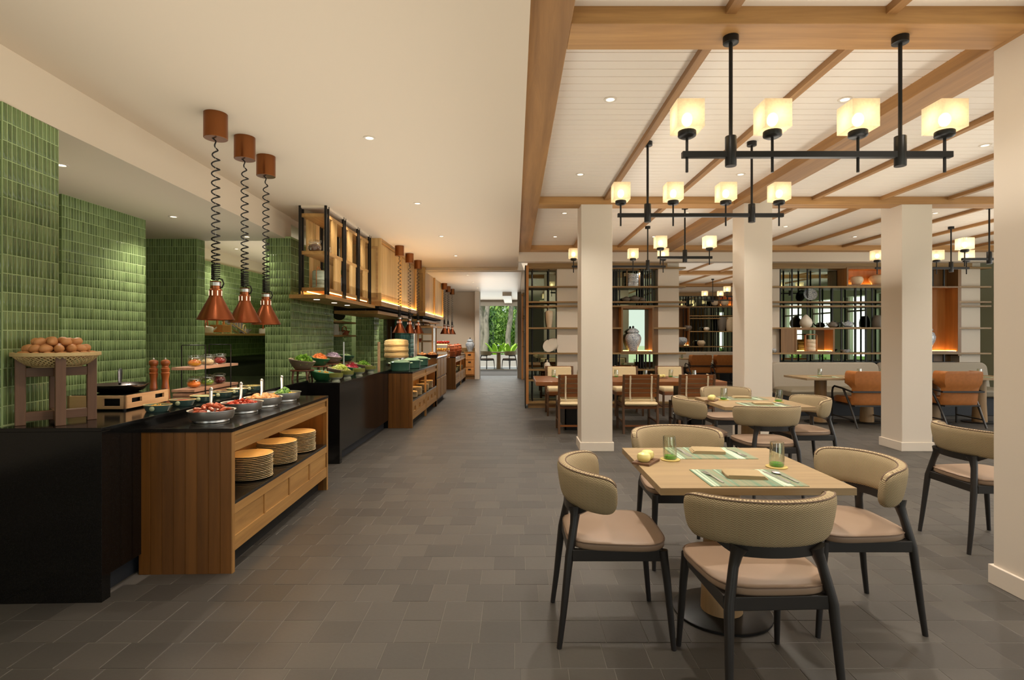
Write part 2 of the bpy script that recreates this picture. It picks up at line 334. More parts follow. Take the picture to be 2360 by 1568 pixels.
# beams
def beam(x0, x1, y0, y1, m, lab): return struct('beam', M().box(x0, x1, y0, y1, 2.95, 3.06), K[m], lab, bev=.004, cat='beam')
beam(.071, .284, -5, 10.2, 'beam_y', 'long teak beam between the plain aisle ceiling and the plank ceiling')
beam(2.62, 2.9, -5, 10.2, 'beam_y', 'long teak beam over the pillars in the dining room')
for i, (y0, y1) in enumerate(((2.75, 3.0), (6.5, 6.72), (9.95, 10.2))):
    n_ = ('nearest', 'second', 'farthest')[i]
    beam(.284, 2.62, y0, y1, 'beam_x', n_+' cross beam of teak, stretch beside the aisle')
    beam(2.9, 10, y0, y1, 'beam_x', n_+' cross beam of teak, stretch beyond the pillars')
for i, x in enumerate((1.09, 1.90, 3.57, 4.38, 5.19, 6.0, 6.81, 7.62, 8.4)):
    pr = None
    for j, (y0, y1) in enumerate(((-1, 2.75), (3.0, 6.5), (6.72, 9.95))):
        struct('ceiling_batten', M().box(x-.026, x+.026, y0, y1, 3.0, 3.045), K['beam_y'], '%s thin teak batten from the aisle on the plank ceiling, %s bay' % (ORD[i], ('front', 'middle', 'far')[j]), cat='batten')
for y0, y1 in ((13.8, 14.05), (17.15, 17.4)):
    beam(.3, 10, y0, y1, 'beam_x', 'teak cross beam in the second dining room, %s' % ('nearer one' if y0 < 15 else 'over its shelf wall'))
for i, x in enumerate((4.4, 5.2, 6.0, 6.8, 7.6)):
    struct('ceiling_batten', M().box(x-.026, x+.026, 10.5, 17.1, 3.0, 3.045), K['beam_y'], '%s thin teak batten of the second dining room ceiling' % ORD[i], cat='batten')
# pillars
def pillar(x0, x1, y0, y1, lab, h=3.045):
    p = struct('pillar', M().box(x0, x1, y0, y1, 0, h), K['white'], lab, bev=.006, cat='pillar')
    struct('baseboard', M().box(x0-.016, x1+.016, y0-.016, y1+.016, 0, .105), K['white'], None, p, bev=.003)
pillar(2.652, 3.03, 2.65, 3.02, 'nearest square cream pillar cut off by the frame edge')
pillar(.79, 1.165, 6.51, 6.885, 'cream pillar beside the aisle in front of the long walnut table')
pillar(2.715, 3.05, 6.45, 6.8, 'cream pillar behind the second ash table')
pillar(4.625, 4.99, 6.51, 6.885, 'cream pillar in front of the orange armchairs')
# partition with shelves at Y 10.4: lintel, columns
struct('wall_back', M().box(.065, 10.2, 10.2, 10.42, 2.776, 3.2), K['white'], 'white lintel over the shelf partition')
for x0, x1, lab in ((.81, 1.28, 'white column in the first shelf partition behind the cream pillar'), (2.76, 3.16, 'white column at the open end of the first shelf partition'), (4.88, 5.1, 'white column at the inner end of the mirrored shelf'), (8.57, 8.97, 'white column at the outer end of the mirrored shelf')):
    struct('pillar', M().box(x0, x1, 10.5, 10.95, 0, 2.9), K['white'], lab, cat='pillar')
wr = M()
for y0, y1 in ((-5.2,-3.4),(-1.6,-1.0),(.6,1.2),(2.6,3.1),(4.4,5.0),(6.0,6.5),(7.8,8.3),(9.6,18)): wr.box(9.9, 10.2, y0, y1, 0, 2.55)
wr.box(9.9, 10.2, -5.2, 18, 2.55, 3.2)
wrs = struct('wall_right', wr, mat('sage_wall', '#a3ab92', .7), 'sage wall with tall windows on the far right')
for k_, (y0, y1) in enumerate(((-3.4,-1.6),(-1.0,.6),(1.2,2.6),(3.1,4.4),(5.0,6.0),(6.5,7.8),(8.3,9.6))):
    struct('window_%d' % (k_+2), M().box(10.0, 10.06, y0, y0+.05, .06, 2.55).box(10.0, 10.06, y1-.05, y1, .06, 2.55).box(10.0, 10.06, y0+.05, y1-.05, 2.1, 2.15).box(10.0, 10.06, y0, y1, 0, .06), K['grey'], '%s tall window along the sage wall' % ORD[k_])
struct('wall_far', M().box(.22, 10.2, 17.75, 18.0, 0, 3.2), K['white'], 'white wall behind the far shelf')
struct('wall_far', M().box(.2, 10.2, 17.55, 17.75, 2.76, 3.2), K['white'], 'white lintel over the far shelf')
struct('wall_end', M().box(-6.2, -1.15, 17.9, 18.1, 0, 3.2), K['ceil'], 'cream end wall behind the drawer chest')
ec = struct('pillar', M().box(-1.29, -1.15, 17.5, 17.92, 0, 2.84), K['white'], 'white wall end beside the garden doorway', cat='pillar')
struct('baseboard', M().box(-1.3, -1.14, 17.48, 17.92, 0, .13), K['white'], None, ec)
struct('pillar', M().box(.08, .22, 17.9, 18.6, 0, 2.9), K['grey'], 'grey column on the other side of the garden doorway', cat='pillar')
struct('wall_left', M().box(-6.2, -5.05, -5.2, 18, 0, 3.2), K['ceil'])
struct('wall_corridor', M().box(-4.2, -4, 18, 22.4, 0, 3.2), K['white']); struct('wall_corridor', M().box(3.5, 3.7, 18, 22.4, 0, 3.2), K['white'])
# behind the camera: glazed front
fw = M()
for x0, x1 in ((-6.2, -4.6), (-1.9, 1.8), (4.8, 5.2), (8.2, 10.2)): fw.box(x0, x1, -5.2, -5.0, 0, 2.75)
fw.box(-6.2, 10.2, -5.2, -5.0, 2.75, 3.2)
struct('wall_front', fw, K['grey'])
# green tiled kitchen walls
def tiles(parent, pts, z0, z1, tm, pitch=(.0305, .0985), gap=.0056, single=False):
    """tiles along a plan polyline (outside on its right-hand side)"""
    big = M(); me = {}
    for (ax, ay), (bx, by) in zip(pts, pts[1:]):
        L = math.hypot(bx-ax, by-ay); tx, ty = (bx-ax)/L, (by-ay)/L; nx, ny = ty, -tx
        n = max(1, round(L/pitch[0])); wd = L/n; rows = max(1, round((z1-z0)/pitch[1])); hh = (z1-z0)/rows
        for i in range(n):
            for j in range(rows):
                pr = random.choice((.0020, .0024, .0028)); tl = random.choice((-.0006, 0, .0006)); e = gap/2; ex = e*1.3; c = .0014
                if single and (wd, pr, tl) in me: mm = None
                q = [(ex, .0, e), (wd-ex, 0, e), (wd-ex, 0, hh-e), (ex, 0, hh-e)]
                f_ = [(ex, pr-c+tl, e), (wd-ex, pr-c-tl, e), (wd-ex, pr-c-tl, hh-e), (ex, pr-c+tl, hh-e)]
                g_ = [(ex+c, pr+tl, e+c), (wd-ex-c, pr-tl, e+c), (wd-ex-c, pr-tl, hh-e-c), (ex+c, pr+tl, hh-e-c)]
                fs = [(0,1,5,4),(1,2,6,5),(2,3,7,6),(3,0,4,7),(4,5,9,8),(5,6,10,9),(6,7,11,10),(7,4,8,11),(8,9,10,11)]
                if single:
                    key = (pr, tl)
                    if key not in me:
                        me[key] = data('tile', M().add([(p[0]*tx+p[1]*nx, p[0]*ty+p[1]*ny, p[2]) for p in q+f_+g_], fs), tm, True, 50)
                    obj('tile', me[key], parent=parent, loc=(ax+tx*wd*i, ay+ty*wd*i, z0+hh*j))
                else:
                    big.add([(ax+tx*(wd*i+p[0])+nx*p[1], ay+ty*(wd*i+p[0])+ny*p[1], z0+hh*j+p[2]) for p in q+f_+g_], fs)
    if not single: obj('tiles', big, tm, parent, kind='stuff', ang=50)
    return parent
g, gr = K['green'], K['grout']
wA = struct('wall_left', M().prism([(-5.05,2.84),(-2.675,2.84),(-2.715,3.24),(-5.05,3.24)], 0, 2.598), gr, 'nearest green tiled wall end behind the egg stand')
tiles(wA, [(-2.675,2.842),(-2.715,3.238)], .905, 2.6, g, single=True)
tiles(wA, [(-4.2,2.84),(-2.677,2.84)], 0, 2.6, g)
wB = struct('wall_left', M().box(-5.05, -3.9, 4.69, 5.75, 0, 2.62), gr, 'green tiled wall block behind the induction cooker')
tiles(wB, [(-5.0,4.69),(-3.9,4.69),(-3.9,5.75)], .55, 2.6, g)
wC = struct('wall_left', M().box(-5.05, -4.0, 6.85, 7.02, 0, 2.62), gr, 'shaded green tiled wall block behind the pepper mills')
tiles(wC, [(-5.0,6.85),(-4.0,6.85),(-4.0,7.02)], .6, 2.6, g)
wD = struct('wall_left', M().box(-5.2, -5.0, 7.02, 12.7, 0, 2.6), gr, 'green tiled alcove wall with the long shelf')
tiles(wD, [(-5.0,7.6),(-5.0,11.3)], .95, 2.6, g)
wD2 = struct('wall_left', M().box(-5.0, -3.6, 11.3, 12.6, 0, 2.6), gr, 'green tiled return wall of the alcove')
tiles(wD2, [(-5.0,11.3),(-3.6,11.3),(-3.6,12.6)], .95, 2.6, g)
wE = struct('pillar', M().box(-3.12, -2.8, 6.8, 7.15, 0, 2.62), gr, 'green tiled pillar behind the salad bowls', cat='pillar')
tiles(wE, [(-3.12,6.8),(-2.8,6.8),(-2.8,7.15)], .88, 2.6, g)
cv = [(-2.9+.07*math.sin(PI*i/8), 7.2+1.5*i/8) for i in range(9)]
wF = struct('wall_left', M().prism(cv+[(-3.2,8.7),(-3.2,7.2)], 0, 2.62), gr, 'curved green tiled wall below the hanging shelf')
tiles(wF, cv, .88, 2.6, g)
wG = struct('wall_left', M().box(-3.8, -3.55, 8.7, 11.3, 0, 2.6), gr, 'green tiled niche wall with two short shelves')
tiles(wG, [(-3.55,9.0),(-3.55,11.3)], .88, 2.3, g)
wH = struct('pillar', M().box(-2.98, -2.64, 10.2, 10.55, 0, 2.9), gr, 'green tiled pillar below the hood', cat='pillar')
tiles(wH, [(-2.98,10.2),(-2.64,10.2),(-2.64,10.55)], .88, 2.3, g)
wI = struct('wall_left', M().box(-5, -2.9, 12.0, 12.3, 0, 2.9), gr, 'narrow green tiled wall beside the wooden kitchen doors')
tiles(wI, [(-3.5,12.0),(-2.9,12.0),(-2.9,12.3)], .9, 2.2, g)
wJ = struct('pillar', M().box(-2.74, -2.38, 12.4, 12.8, 0, 2.9), K['tgrout'], 'teal tiled pillar under the far hood', cat='pillar')
tiles(wJ, [(-2.74,12.4),(-2.38,12.4),(-2.38,12.8)], .9, 2.2, K['teal'])
struct('wall_left', M().box(-6.2, -2.4, 12.8, 13.0, 0, 2.9), K['white'], 'white wall around the wooden kitchen doors')
d1 = struct('door_1', M().box(-2.98, -2.74, 12.76, 12.8, 0, 2.1), K['oak_z'], 'wooden double kitchen door behind the steamer')
for x in (-2.90, -2.81): struct('door_handle', M().cyl((x, 12.74, 1.25), (x, 12.74, 1.6), .012), K['steel'], None, d1)
struct('sill', M().box(-2.5, -2.3, 13.01, 13.02, 1, 1.2), K['white'], None, d1)
# garden glazing at the far end
wn = struct('window_1', M().box(-3.9, 3.4, 22.36, 22.37, .02, 2.66), thin_glass('pane_glass', (.98,.99,.985,1), .02, .02, .06), 'glass wall to the garden terrace')
fm = M().box(-4, 3.5, 22.3, 22.42, 2.63, 2.9).box(-4, 3.5, 22.3, 22.42, -.05, .02)
for x in (-2.3, .55, 2.2): fm.box(x-.03, x+.03, 22.3, 22.42, 0, 2.7)
struct('window_frame', fm, K['white'], None, wn)
struct('roller_blind', M().box(-3.8, 3.4, 22.2, 22.28, 2.62, 2.78), K['blind'], 'white roller blind above the garden glass', cat='blind')
struct('beam', M().box(-.42, -.12, 18.1, 22.2, 2.72, 2.88), K['plank'], 'white boxed beam by the garden glass', cat='beam')
struct('ground', M().box(-14, 14, 22.42, 26, -.3, -.02), K['terrace'], 'pale stone terrace in front of the garden', cat='terrace')
struct('wall_terrace', M().box(-14, 14, 25.6, 25.9, -.1, .50), K['terrace'], 'low white parapet between terrace and garden')
struct('ground', M().box(-40, 40, 26, 70, -.3, -.05), K['lawn'], 'sunny lawn beyond the terrace', cat='lawn')
struct('ground', M().box(10.2, 40, -5.2, 22, -.3, -.03), K['terrace'], 'pale paving outside the right windows', cat='paving')
struct('ground', M().box(-40, 40, -60, -5.2, -.3, -.05), K['lawn'], 'lawn in front of the glazed side', cat='lawn')
# downlights
def downlight(x, y, z, power, lab, grp, spot=R(125), lamp=True, col=WARM2):
    t = thing('downlight', lab, 'downlight', (x, y, z), 0, grp)
    obj('trim_ring', M().ring(.03, .046, -.005, .004, 20), K['white'], t)
    obj('lens', M().lathe([(.03, .0), (.03, .003)], 16), K['lamp'], t)
    if lamp: light('SPOT', 'downlight_beam', (x, y, z-.02), (0, 0, 0), power, col, spot_size=spot, spot_blend=.9, shadow_soft_size=.028)
nm = ('first', 'second', 'third', 'fourth', 'fifth', 'sixth')
for j, x in enumerate((.67, 2.32, 4.1, 5.68)):
    for i, y in enumerate((2.05, 3.83, 5.6, 7.36, 9.1)):
        if x == 4.1: y = (1.6, 2.4, 4.75, 8.25, 6.2)[i]
        if x == 4.1 and i in (0, 4): continue
        downlight(x, y, 3.04, SPOT_R*(1.3 if y < 6 and x < 3 else 1), 'small round downlight in the plank ceiling, %s row from the aisle, %s from the front' % (nm[j], nm[i]), 'downlights in the plank ceiling')
for i, y in enumerate((2.1, 4.19, 6.25, 8.3, 10.3)):
    downlight(-1.12, y, 2.9, SPOT_L, 'small round downlight in the aisle ceiling, %s from the front' % nm[i], 'downlights over the aisle')
for i, y in enumerate((12.9, 14.6, 16.3)): downlight(-1.12, y, 2.828, SPOT_L*2, 'small round downlight in the lower far ceiling, %s one' % nm[i], 'downlights over the aisle')
downlight(-2.3, 16.7, 2.828, 90, 'small round downlight added to brighten the cream end wall', 'downlights over the aisle')  # added lamp, only there to lift the dark end wall
downlight(-3.5, 5.58, 2.6, SPOT_K, 'small round downlight in the dropped soffit', 'kitchen downlights')
downlight(-3.3, 6.7, 2.6, SPOT_K*.6, 'small round downlight at the far edge of the soffit', 'kitchen downlights')
downlight(-3.25, 3.9, 2.6, SPOT_K, 'round downlight in the soffit over the induction cooker', 'kitchen downlights')
downlight(-3.25, 11.5, 2.82, SPOT_K, 'round downlight added to brighten the niche wall behind the hood', 'kitchen downlights')  # added lamp, only there to lift the dark tiles behind the hood
downlight(-4.6, 9.0, 2.82, SPOT_K, 'round downlight over the alcove shelf', 'kitchen downlights')
for i, y in enumerate((13.0, 16.3)): downlight(6.2, y, 3.04, SPOT_R, 'round downlight in the second dining room, %s one' % nm[i], 'second room downlights'); downlight(3.6, y, 3.04, SPOT_R, 'round downlight near the open side of the second dining room, %s one' % nm[i], 'second room downlights')
# ------------------------------------------------------------------ dining furniture
def sup(a, n): return math.copysign(abs(a)**n, a)
def chair_back():
    m = M(); NU, KK = 37, 16; rings = []; uv = []
    for i in range(NU):
        t = -1+2*i/(NU-1); u = math.sin(t*PI/2); th = u*R(84)
        e = max(.0004, 1-abs(u)**14)**.42
        cx, cy = .262*math.sin(th), .0-.215*math.cos(th); nx, ny = math.sin(th)/.262, -math.cos(th)/.215
        l = math.hypot(nx, ny); nx /= l; ny /= l
        zc = .692-.012*u*u; hh = .088*e**.85; tt = .03*(.4+.6*e)
        rg = []
        for k in range(KK):
            a = 2*PI*k/KK; q = sup(math.cos(a), .62)*tt; z = sup(math.sin(a), .62)*hh
            o = q+(z+.05)*.16
            rg.append((cx+nx*o, cy+ny*o, zc+z)); uv.append((u*.38, z+sup(math.cos(a), 1)*.004))
        rings.append(rg)
    m.loft(rings, True, True); m.uv = uv
    # top piping and bottom edge line
    p = M()
    for kk in (3, 5): p.tube([rings[i][kk] for i in range(2, NU-2)], .0032, 6)
    bot = [rings[i][12] for i in range(NU)]
    return m, p, bot
def make_chair(loc, rz, label):
    t = thing('dining_chair', label, 'chair', loc, rz, 'curved-back dining chairs')
    bk, pp, bot = chair_back()
    b = obj('backrest', bk, K['herring'], t, ang=60); obj('piping', pp, K['pipe'], b)
    f = M(); n = len(bot); seg = bot[11:n-11]; rr = []
    rings = []
    for i, p in enumerate(seg):
        k = i/(len(seg)-1); e = min(1, 4.5*min(k, 1-k)+.25); q = Vector((p[0], p[1], 0)); d = q.normalized()
        zt = p[2]+.014; h = .05*e
        rings.append([(p[0]-d.x*.016, p[1]-d.y*.016, zt), (p[0]+d.x*.018, p[1]+d.y*.018, zt), (p[0]+d.x*.017, p[1]+d.y*.017, zt-h), (p[0], p[1], zt-h-.004), (p[0]-d.x*.014, p[1]-d.y*.014, zt-h)])
    f.loft(rings); obj('back_frame', f, K['frame'], t, ang=50)
    for s in (-1, 1):
        obj('leg', M().tube([(s*.208,-.268,0),(s*.203,-.25,.14),(s*.192,-.222,.40),(s*.165,-.198,.53),(s*.152,-.192,.57),(s*.142,-.191,.60)], [.012,.0145,.019,.0185,.022,.034], 10), K['frame'], t)
        obj('leg', M().tube([(s*.222,.232,0),(s*.21,.205,.30),(s*.203,.19,.43)], [.0115,.017,.02], 10), K['frame'], t)
    a = M().box(-.19,.19,.165,.195,.38,.432).box(-.19,.19,-.225,-.2,.38,.432).box(-.208,-.182,-.21,.185,.38,.432).box(.182,.208,-.21,.185,.38,.432)
    obj('apron', a, K['frame'], t, bev=.004)
    def outline(s, z):
        o = []
        for k in range(36):
            an = 2*PI*k/36; y = sup(math.sin(an), .5)*.222; x = sup(math.cos(an), .5)*.232*(1+.16*(y/.222)*.5)
            o.append((x*s, y*s-.005, z))
        return o
    se = M().loft([outline(s, z) for s, z in ((.9,.43),(.975,.432),(1,.44),(1,.459),(.985,.467),(.93,.471),(.6,.478),(.02,.48))])
    st = obj('seat', se, K['seat'], t, ang=60)
    obj('piping', M().tube(outline(1.0, .463), .0033, 6, True), K['pipe'], st)
    return t
def make_table(loc, rz, label, w=.83, d=.83, group='ash dining tables', ped=((0, 0),), h=.73):
    t = thing('dining_table', label, 'table', loc, rz, group)
    obj('tabletop', M().box(-w/2, w/2, -d/2, d/2, h-.032, h), K['table_x'], t, bev=.002)
    for x, y in ped:
        obj('pedestal', M().lathe([(.10,.012),(.10,.05),(.088,.3),(.088,h-.032)], 24, (x, y, 0)), K['table_z'], t)
        obj('base_plate', M().lathe([(.235,0),(.235,.01),(.23,.013),(.02,.013)], 36, (x, y, 0)), K['black'], t)
    return t
ch = make_chair((.955, 2.19, 0), R(2), 'curved-back dining chair nearest the camera, its back turned to us at the front ash table')
T1 = (1.03, 2.715); T2 = (2.32, 5.36)
for x, y, a, lab in ((.462, 2.6, -90, 'curved-back dining chair on the aisle side of the front ash table'), (1.61, 2.7, 90, 'curved-back dining chair between the front ash table and the nearest pillar'),
    (1.035, 3.42, 180, 'curved-back dining chair facing us across the front ash table'), (1.80, 5.3, -90, 'curved-back dining chair on the aisle side of the second ash table'),
    (2.45, 6.28, 180, 'curved-back dining chair facing us across the second ash table'), (2.2, 4.82, 1, 'curved-back dining chair with its back to us at the second ash table'),
    (2.82, 5.38, 90, 'curved-back dining chair on the far right end of the second ash table'), (3.12, 3.63, -90, 'curved-back dining chair half hidden behind the nearest pillar'),
    (-1.18, 22.95, -40, 'curved-back chair on the left of the terrace table'), (-.24, 22.95, 40, 'curved-back chair on the right of the terrace table')):
    dup(ch, (x, y, 0 if y < 20 else -.02), R(a), lab)
tb = make_table((T1[0], T1[1], 0), 0, 'square ash dining table nearest the camera with two place settings')
dup(tb, (T2[0], T2[1], 0), None, 'square ash dining table second from the camera')
dup(tb, (-.7, 23.25, -.02), None, 'small table between the two chairs on the terrace')
wide = make_table((5.25, 8.7, 0), 0, 'long ash table in front of the banquette with the inner orange armchair', 1.56, .72, 'ash banquette tables', ((-.37, 0), (.37, 0)))
dup(wide, (7.05, 8.7, 0), None, 'long ash table in front of the banquette beyond the square pillar')
dup(wide, (5.6, 16.15, 0), None, 'ash table in the second dining room behind two orange armchairs')
# long walnut table
t = thing('dining_table', 'long walnut table with thick top and black steel plate legs', 'table', (1.65, 8.4, 0))
obj('tabletop', M().box(-1.35, 1.4, -.58, .56, .66, .722), K['walnut_x'], t, bev=.006)
for x in (-.83, 1.0):
    obj('leg', M().box(x-.09, x+.09, -.42, -.4, 0, .66).box(x-.09, x-.07, -.42, .4, 0, .66).box(x-.09, x+.09, .38, .4, 0, .66), K['black'], t)
# slatted chairs
def slat_chair(loc, rz, label):
    t = thing('slatted_chair', label, 'chair', loc, rz, 'slatted walnut chairs')
    for s in (-1, 1):
        obj('leg', M().loft([[(s*.24+a*.016, y+b*.018, z) for a, b in ((-1,-1),(1,-1),(1,1),(-1,1))] for y, z in ((-.27,0),(-.235,.40),(-.25,.6),(-.285,.835))]), K['walnut_z'], t, smooth=False, bev=.003)
        obj('leg', M().box(s*.235-.016, s*.235+.016, .21, .245, 0, .42), K['walnut_z'], t, bev=.003)
        obj('seat_rail', M().box(s*.235-.012, s*.235+.012, -.24, .23, .36, .42), K['walnut_y'], t)
        obj('stretcher', M().box(s*.237-.009, s*.237+.009, -.25, .22, .15, .175), K['walnut_y'], t)
    obj('stretcher', M().box(-.23, .23, -.268, -.248, .10, .125), K['walnut_x'], t)
    obj('seat_rail', M().box(-.23, .23, -.25, -.226, .35, .385), K['walnut_x'], t); obj('seat_rail', M().box(-.23, .23, .215, .24, .36, .42), K['walnut_x'], t)
    for i in range(5):
        z = .545+.066*i; y = -.245-.04*(i/4)
        obj('slat', M().obox((0, y, z), (.455, .014, .052), (R(9), 0, 0)), K['walnut_x'], t)
    cu = M()
    cu.loft([[(x, y, z) for x, y, z in ((-.225*s,-.235*s2,zz),(.225*s,-.235*s2,zz),(.225*s,.225*s2,zz),(-.225*s,.225*s2,zz))] for s, s2, zz in ((.96,.96,.41),(1,1,.425),(1,1,.47),(.95,.95,.49),(.6,.6,.497))])
    obj('seat_cushion', cu, K['cream'], t, ang=70, bev=.012)
    bc = obj('back_cushion', M().obox((0, -.215, .655), (.43, .05, .345), (R(9), 0, 0)), K['cream'], t, bev=.02)
    obj('bolster', M().tube([(-.22,-.262,.425),(-.2,-.268,.425),(.2,-.268,.425),(.22,-.262,.425)], [.04,.055,.055,.04], 12, flat=.55), K['cream'], t)
    for s in (-1, 1): obj('strap', M().tube([(s*.15,-.235,.84),(s*.15,-.285,.84),(s*.15,-.297,.80),(s*.15,-.275,.66),(s*.15,-.27,.55),(s*.15,-.295,.47)], .012, 6, flat=.3), K['stripwhite'], t)
    return t
s0 = slat_chair((.86, 7.92, 0), 0, 'slatted walnut chair with cream straps behind the pillar beside the aisle')
for x, y, a, lab in ((1.767, 7.92, 0, 'middle slatted walnut chair with its back to us at the walnut table'), (2.555, 7.92, 0, 'slatted walnut chair with cream straps farthest from the aisle, back to us'),
    (.80, 9.6, 180, 'cream upholstered chair across the walnut table, nearest the aisle'), (1.966, 9.6, 180, 'cream upholstered chair across the walnut table, middle one'), (2.79, 9.6, 180, 'cream upholstered chair across the walnut table in front of the white column')):
    dup(s0, (x, y, 0), R(a), lab)
# orange armchairs
def armchair(loc, rz, label):
    t = thing('armchair', label, 'armchair', loc, rz, 'orange leather armchairs')
    m = M(); rings = []
    prof = [(.335,.27,.20),(.36,.272,.21),(.42,.272,.215),(.50,.272,.225),(.58,.275,.235),(.62,.278,.25),(.66,.30,.26),(.72,.306,.268),(.80,.305,.275),(.838,.295,.28),(.848,.27,.28)]
    for z, hw, dy in prof:
        y = -dy; wing = .10 if z < .6 else .10+.12*min(1, (z-.6)/.06)
        if z < .6: wing = .06
        o = [(-hw, y+wing, z), (-hw-.004, y+wing*.5, z), (-hw+.02, y+.0, z), (-hw*.5, y-.012, z), (0, y-.016, z), (hw*.5, y-.012, z), (hw-.02, y, z), (hw+.004, y+wing*.5, z), (hw, y+wing, z),
             (hw-.035, y+wing, z), (hw-.045, y+.06, z), (hw*.5, y+.05, z), (0, y+.046, z), (-hw*.5, y+.05, z), (-hw+.045, y+.06, z), (-hw+.035, y+wing, z)]
        rings.append(o)
    m.loft(rings); obj('backrest', m, K['orange'], t, ang=60)
    obj('seat', M().loft([[(-.25,-.2,z),(.25,-.2,z),(.275+d,.0,z),(.275+d,.29+d,z),(-.275-d,.29+d,z),(-.275-d,.0,z)] for z, d in ((.335,-.03),(.35,0),(.42,0),(.445,-.03))]), K['orange'], t, ang=60, bev=.012)
    fr = M()
    for s in (-1, 1):
        arm = M().tube([(s*.315,.26,0),(s*.315,.26,.50),(s*.315,.245,.56),(s*.315,.20,.59),(s*.315,.0,.575),(s*.31,-.24,.54)], .0145, 8)
        obj('arm', arm, K['frame'], t)
        obj('leg', M().tube([(s*.285,-.33,0),(s*.295,-.17,.33),(s*.312,-.02,.575)], [.013,.017,.015], 8), K['frame'], t)
        obj('stretcher', M().tube([(s*.31,.26,.13),(s*.288,-.28,.12)], .011, 6), K['frame'], t)
    obj('back_bar', M().box(-.315,.315,-.268,-.248,.525,.553), K['frame'], t, bev=.003)
    obj('seat_frame', M().box(-.27,.27,-.25,.27,.315,.337), K['frame'], t, bev=.003)
    return t
a0 = armchair((5.36, 8.4, 0), 0, 'orange leather armchair partly hidden by the square pillar in front')
dup(a0, (6.72, 8.42, 0), None, 'orange leather armchair between the far pillar and the nearest pillar')
dup(a0, (5.28, 15.65, 0), None, 'orange leather armchair in the second dining room, closer to the white column')
dup(a0, (5.98, 15.65, 0), None, 'orange leather armchair in the second dining room, half hidden by a pillar')
# banquettes
def banquette(x0, y, L, label, grp=None):
    t = thing('banquette', label, 'sofa', (x0, y, 0), 0, grp)
    n = 2; w = L/n
    for i in range(n):
        a, b = i*w+.012, (i+1)*w-.012; r = .1
        poly = [(a, .36)] + [(a+r-r*math.cos(k*PI/8), .79+r*math.sin(k*PI/8)) for k in range(5)] + [(b-r+r*math.sin(k*PI/8), .79+r*math.cos(k*PI/8)) for k in range(5)] + [(b, .36)]
        obj('back_cushion', M().loft([[(x, yy-.0+(.10 if z < .5 else 0)*0+(z-.36)*.18, z) for x, z in poly] for yy in (.60, .76)]), K['sofa'], t, bev=.03, ang=70)
        obj('seat_cushion', M().loft([[(a+s,-.02+s,z),(b-s,-.02+s,z),(b-s,.66,z),(a+s,.66,z)] for z, s in ((.32,.02),(.34,0),(.42,0),(.45,.03),(.46,.12))]), K['sofaseat'], t, bev=.02, ang=70)
    obj('base', M().box(.03, L-.03, .06, .86, .0, .32), K['sofabase'], t, bev=.006)
    return t
bq = banquette(4.72, 9.35, 4.0, 'long grey banquette against the mirrored shelf')
dup(bq, (5.0, 16.5, 0), None, 'grey banquette against the shelf of the second dining room')
# ------------------------------------------------------------------ table settings
def tumbler(loc, label, grp='green-footed tumblers'):
    t = thing('tumbler', label, 'glass', loc, random.uniform(0, 3), grp)
    tl = R(3)
    obj('cup', M().loft([[(r*math.cos(2*PI*k/20)+math.sin(tl)*z, r*math.sin(2*PI*k/20), z) for k in range(20)] for r, z in ((.034,.002),(.035,.03),(.0335,.075),(.0315,.116),(.0298,.116),(.032,.075),(.0333,.03),(.032,.014))], True, False), K['tumbler'], t)
    obj('foot', M().lathe([(.031,.0025),(.0325,.006),(.032,.016),(.02,.0125),(.002,.012)], 20), K['gglass'], t)
    return t
def coaster(loc, label): return obj('coaster', M().lathe([(.048,0),(.05,.002),(.05,.005),(.048,.006)], 28), K['coaster'], None, label, 'coaster', 'yellow coasters', loc=loc)
def placemat(loc, label): return obj('placemat', M().box(-.21,.21,-.145,.145,0,.003), K['mat_'], None, label, 'placemat', 'green striped placemats', loc=loc)
def napkin(loc, rz, label):
    m = M(); L, W = .088, .062
    for k in range(3):
        z = .0005+k*.0046; a = .003*(1-k); rows = []
        for q in range(9):
            y = -W+2*W*q/8; sag = .0012*math.sin(q*.8+k)+.0006*k
            hw = L-.003*k-(.004 if q in (0, 8) else 0)
            rows.append([(-hw+a, y, z), (hw+a-.003, y, z), (hw+a, y, z+.0021+sag*.5), (hw+a-.003, y, z+.0042+sag), (0, y, z+.0044+sag*1.4), (-hw+a, y, z+.0042+sag), (-hw+a-.003, y, z+.0021)])
        m.loft(rows)
    return obj('napkin', m, K['napkin'], None, label, 'napkin', 'folded khaki napkins', loc=loc, rot=(0, 0, rz), ang=55)
def fork(loc, rz, label):
    m = M().loft([[(x*wd, y, z), (-x*wd, y, z), (-x*wd, y, z+.002), (x*wd, y, z+.002)] for x, wd, y, z in ((1,.004,-.10,.001),(1,.0065,-.085,.001),(1,.003,-.01,.004),(1,.003,.02,.006),(1,.009,.04,.003),(1,.0115,.055,.002))])
    for k in range(4): m.box(-.0115+k*.0065, -.0078+k*.0065, .054, .098, .0025+.001*k*0, .0045)
    return obj('fork', m, K['steel'], None, label, 'fork', 'forks', loc=loc, rot=(0, 0, rz))
def knife(loc, rz, label):
    m = M().loft([[(-w_,y,0),(w_,y,0),(w_,y,h),(-w_,y,h)] for w_, h, y in ((.006,.005,-.11),(.008,.006,-.09),(.0065,.006,-.01),(.007,.003,.0),(.0095,.0022,.03),(.0095,.002,.08),(.002,.0015,.112))])
    return obj('knife', m, K['steel'], None, label, 'knife', 'knives', loc=loc, rot=(0, 0, rz))
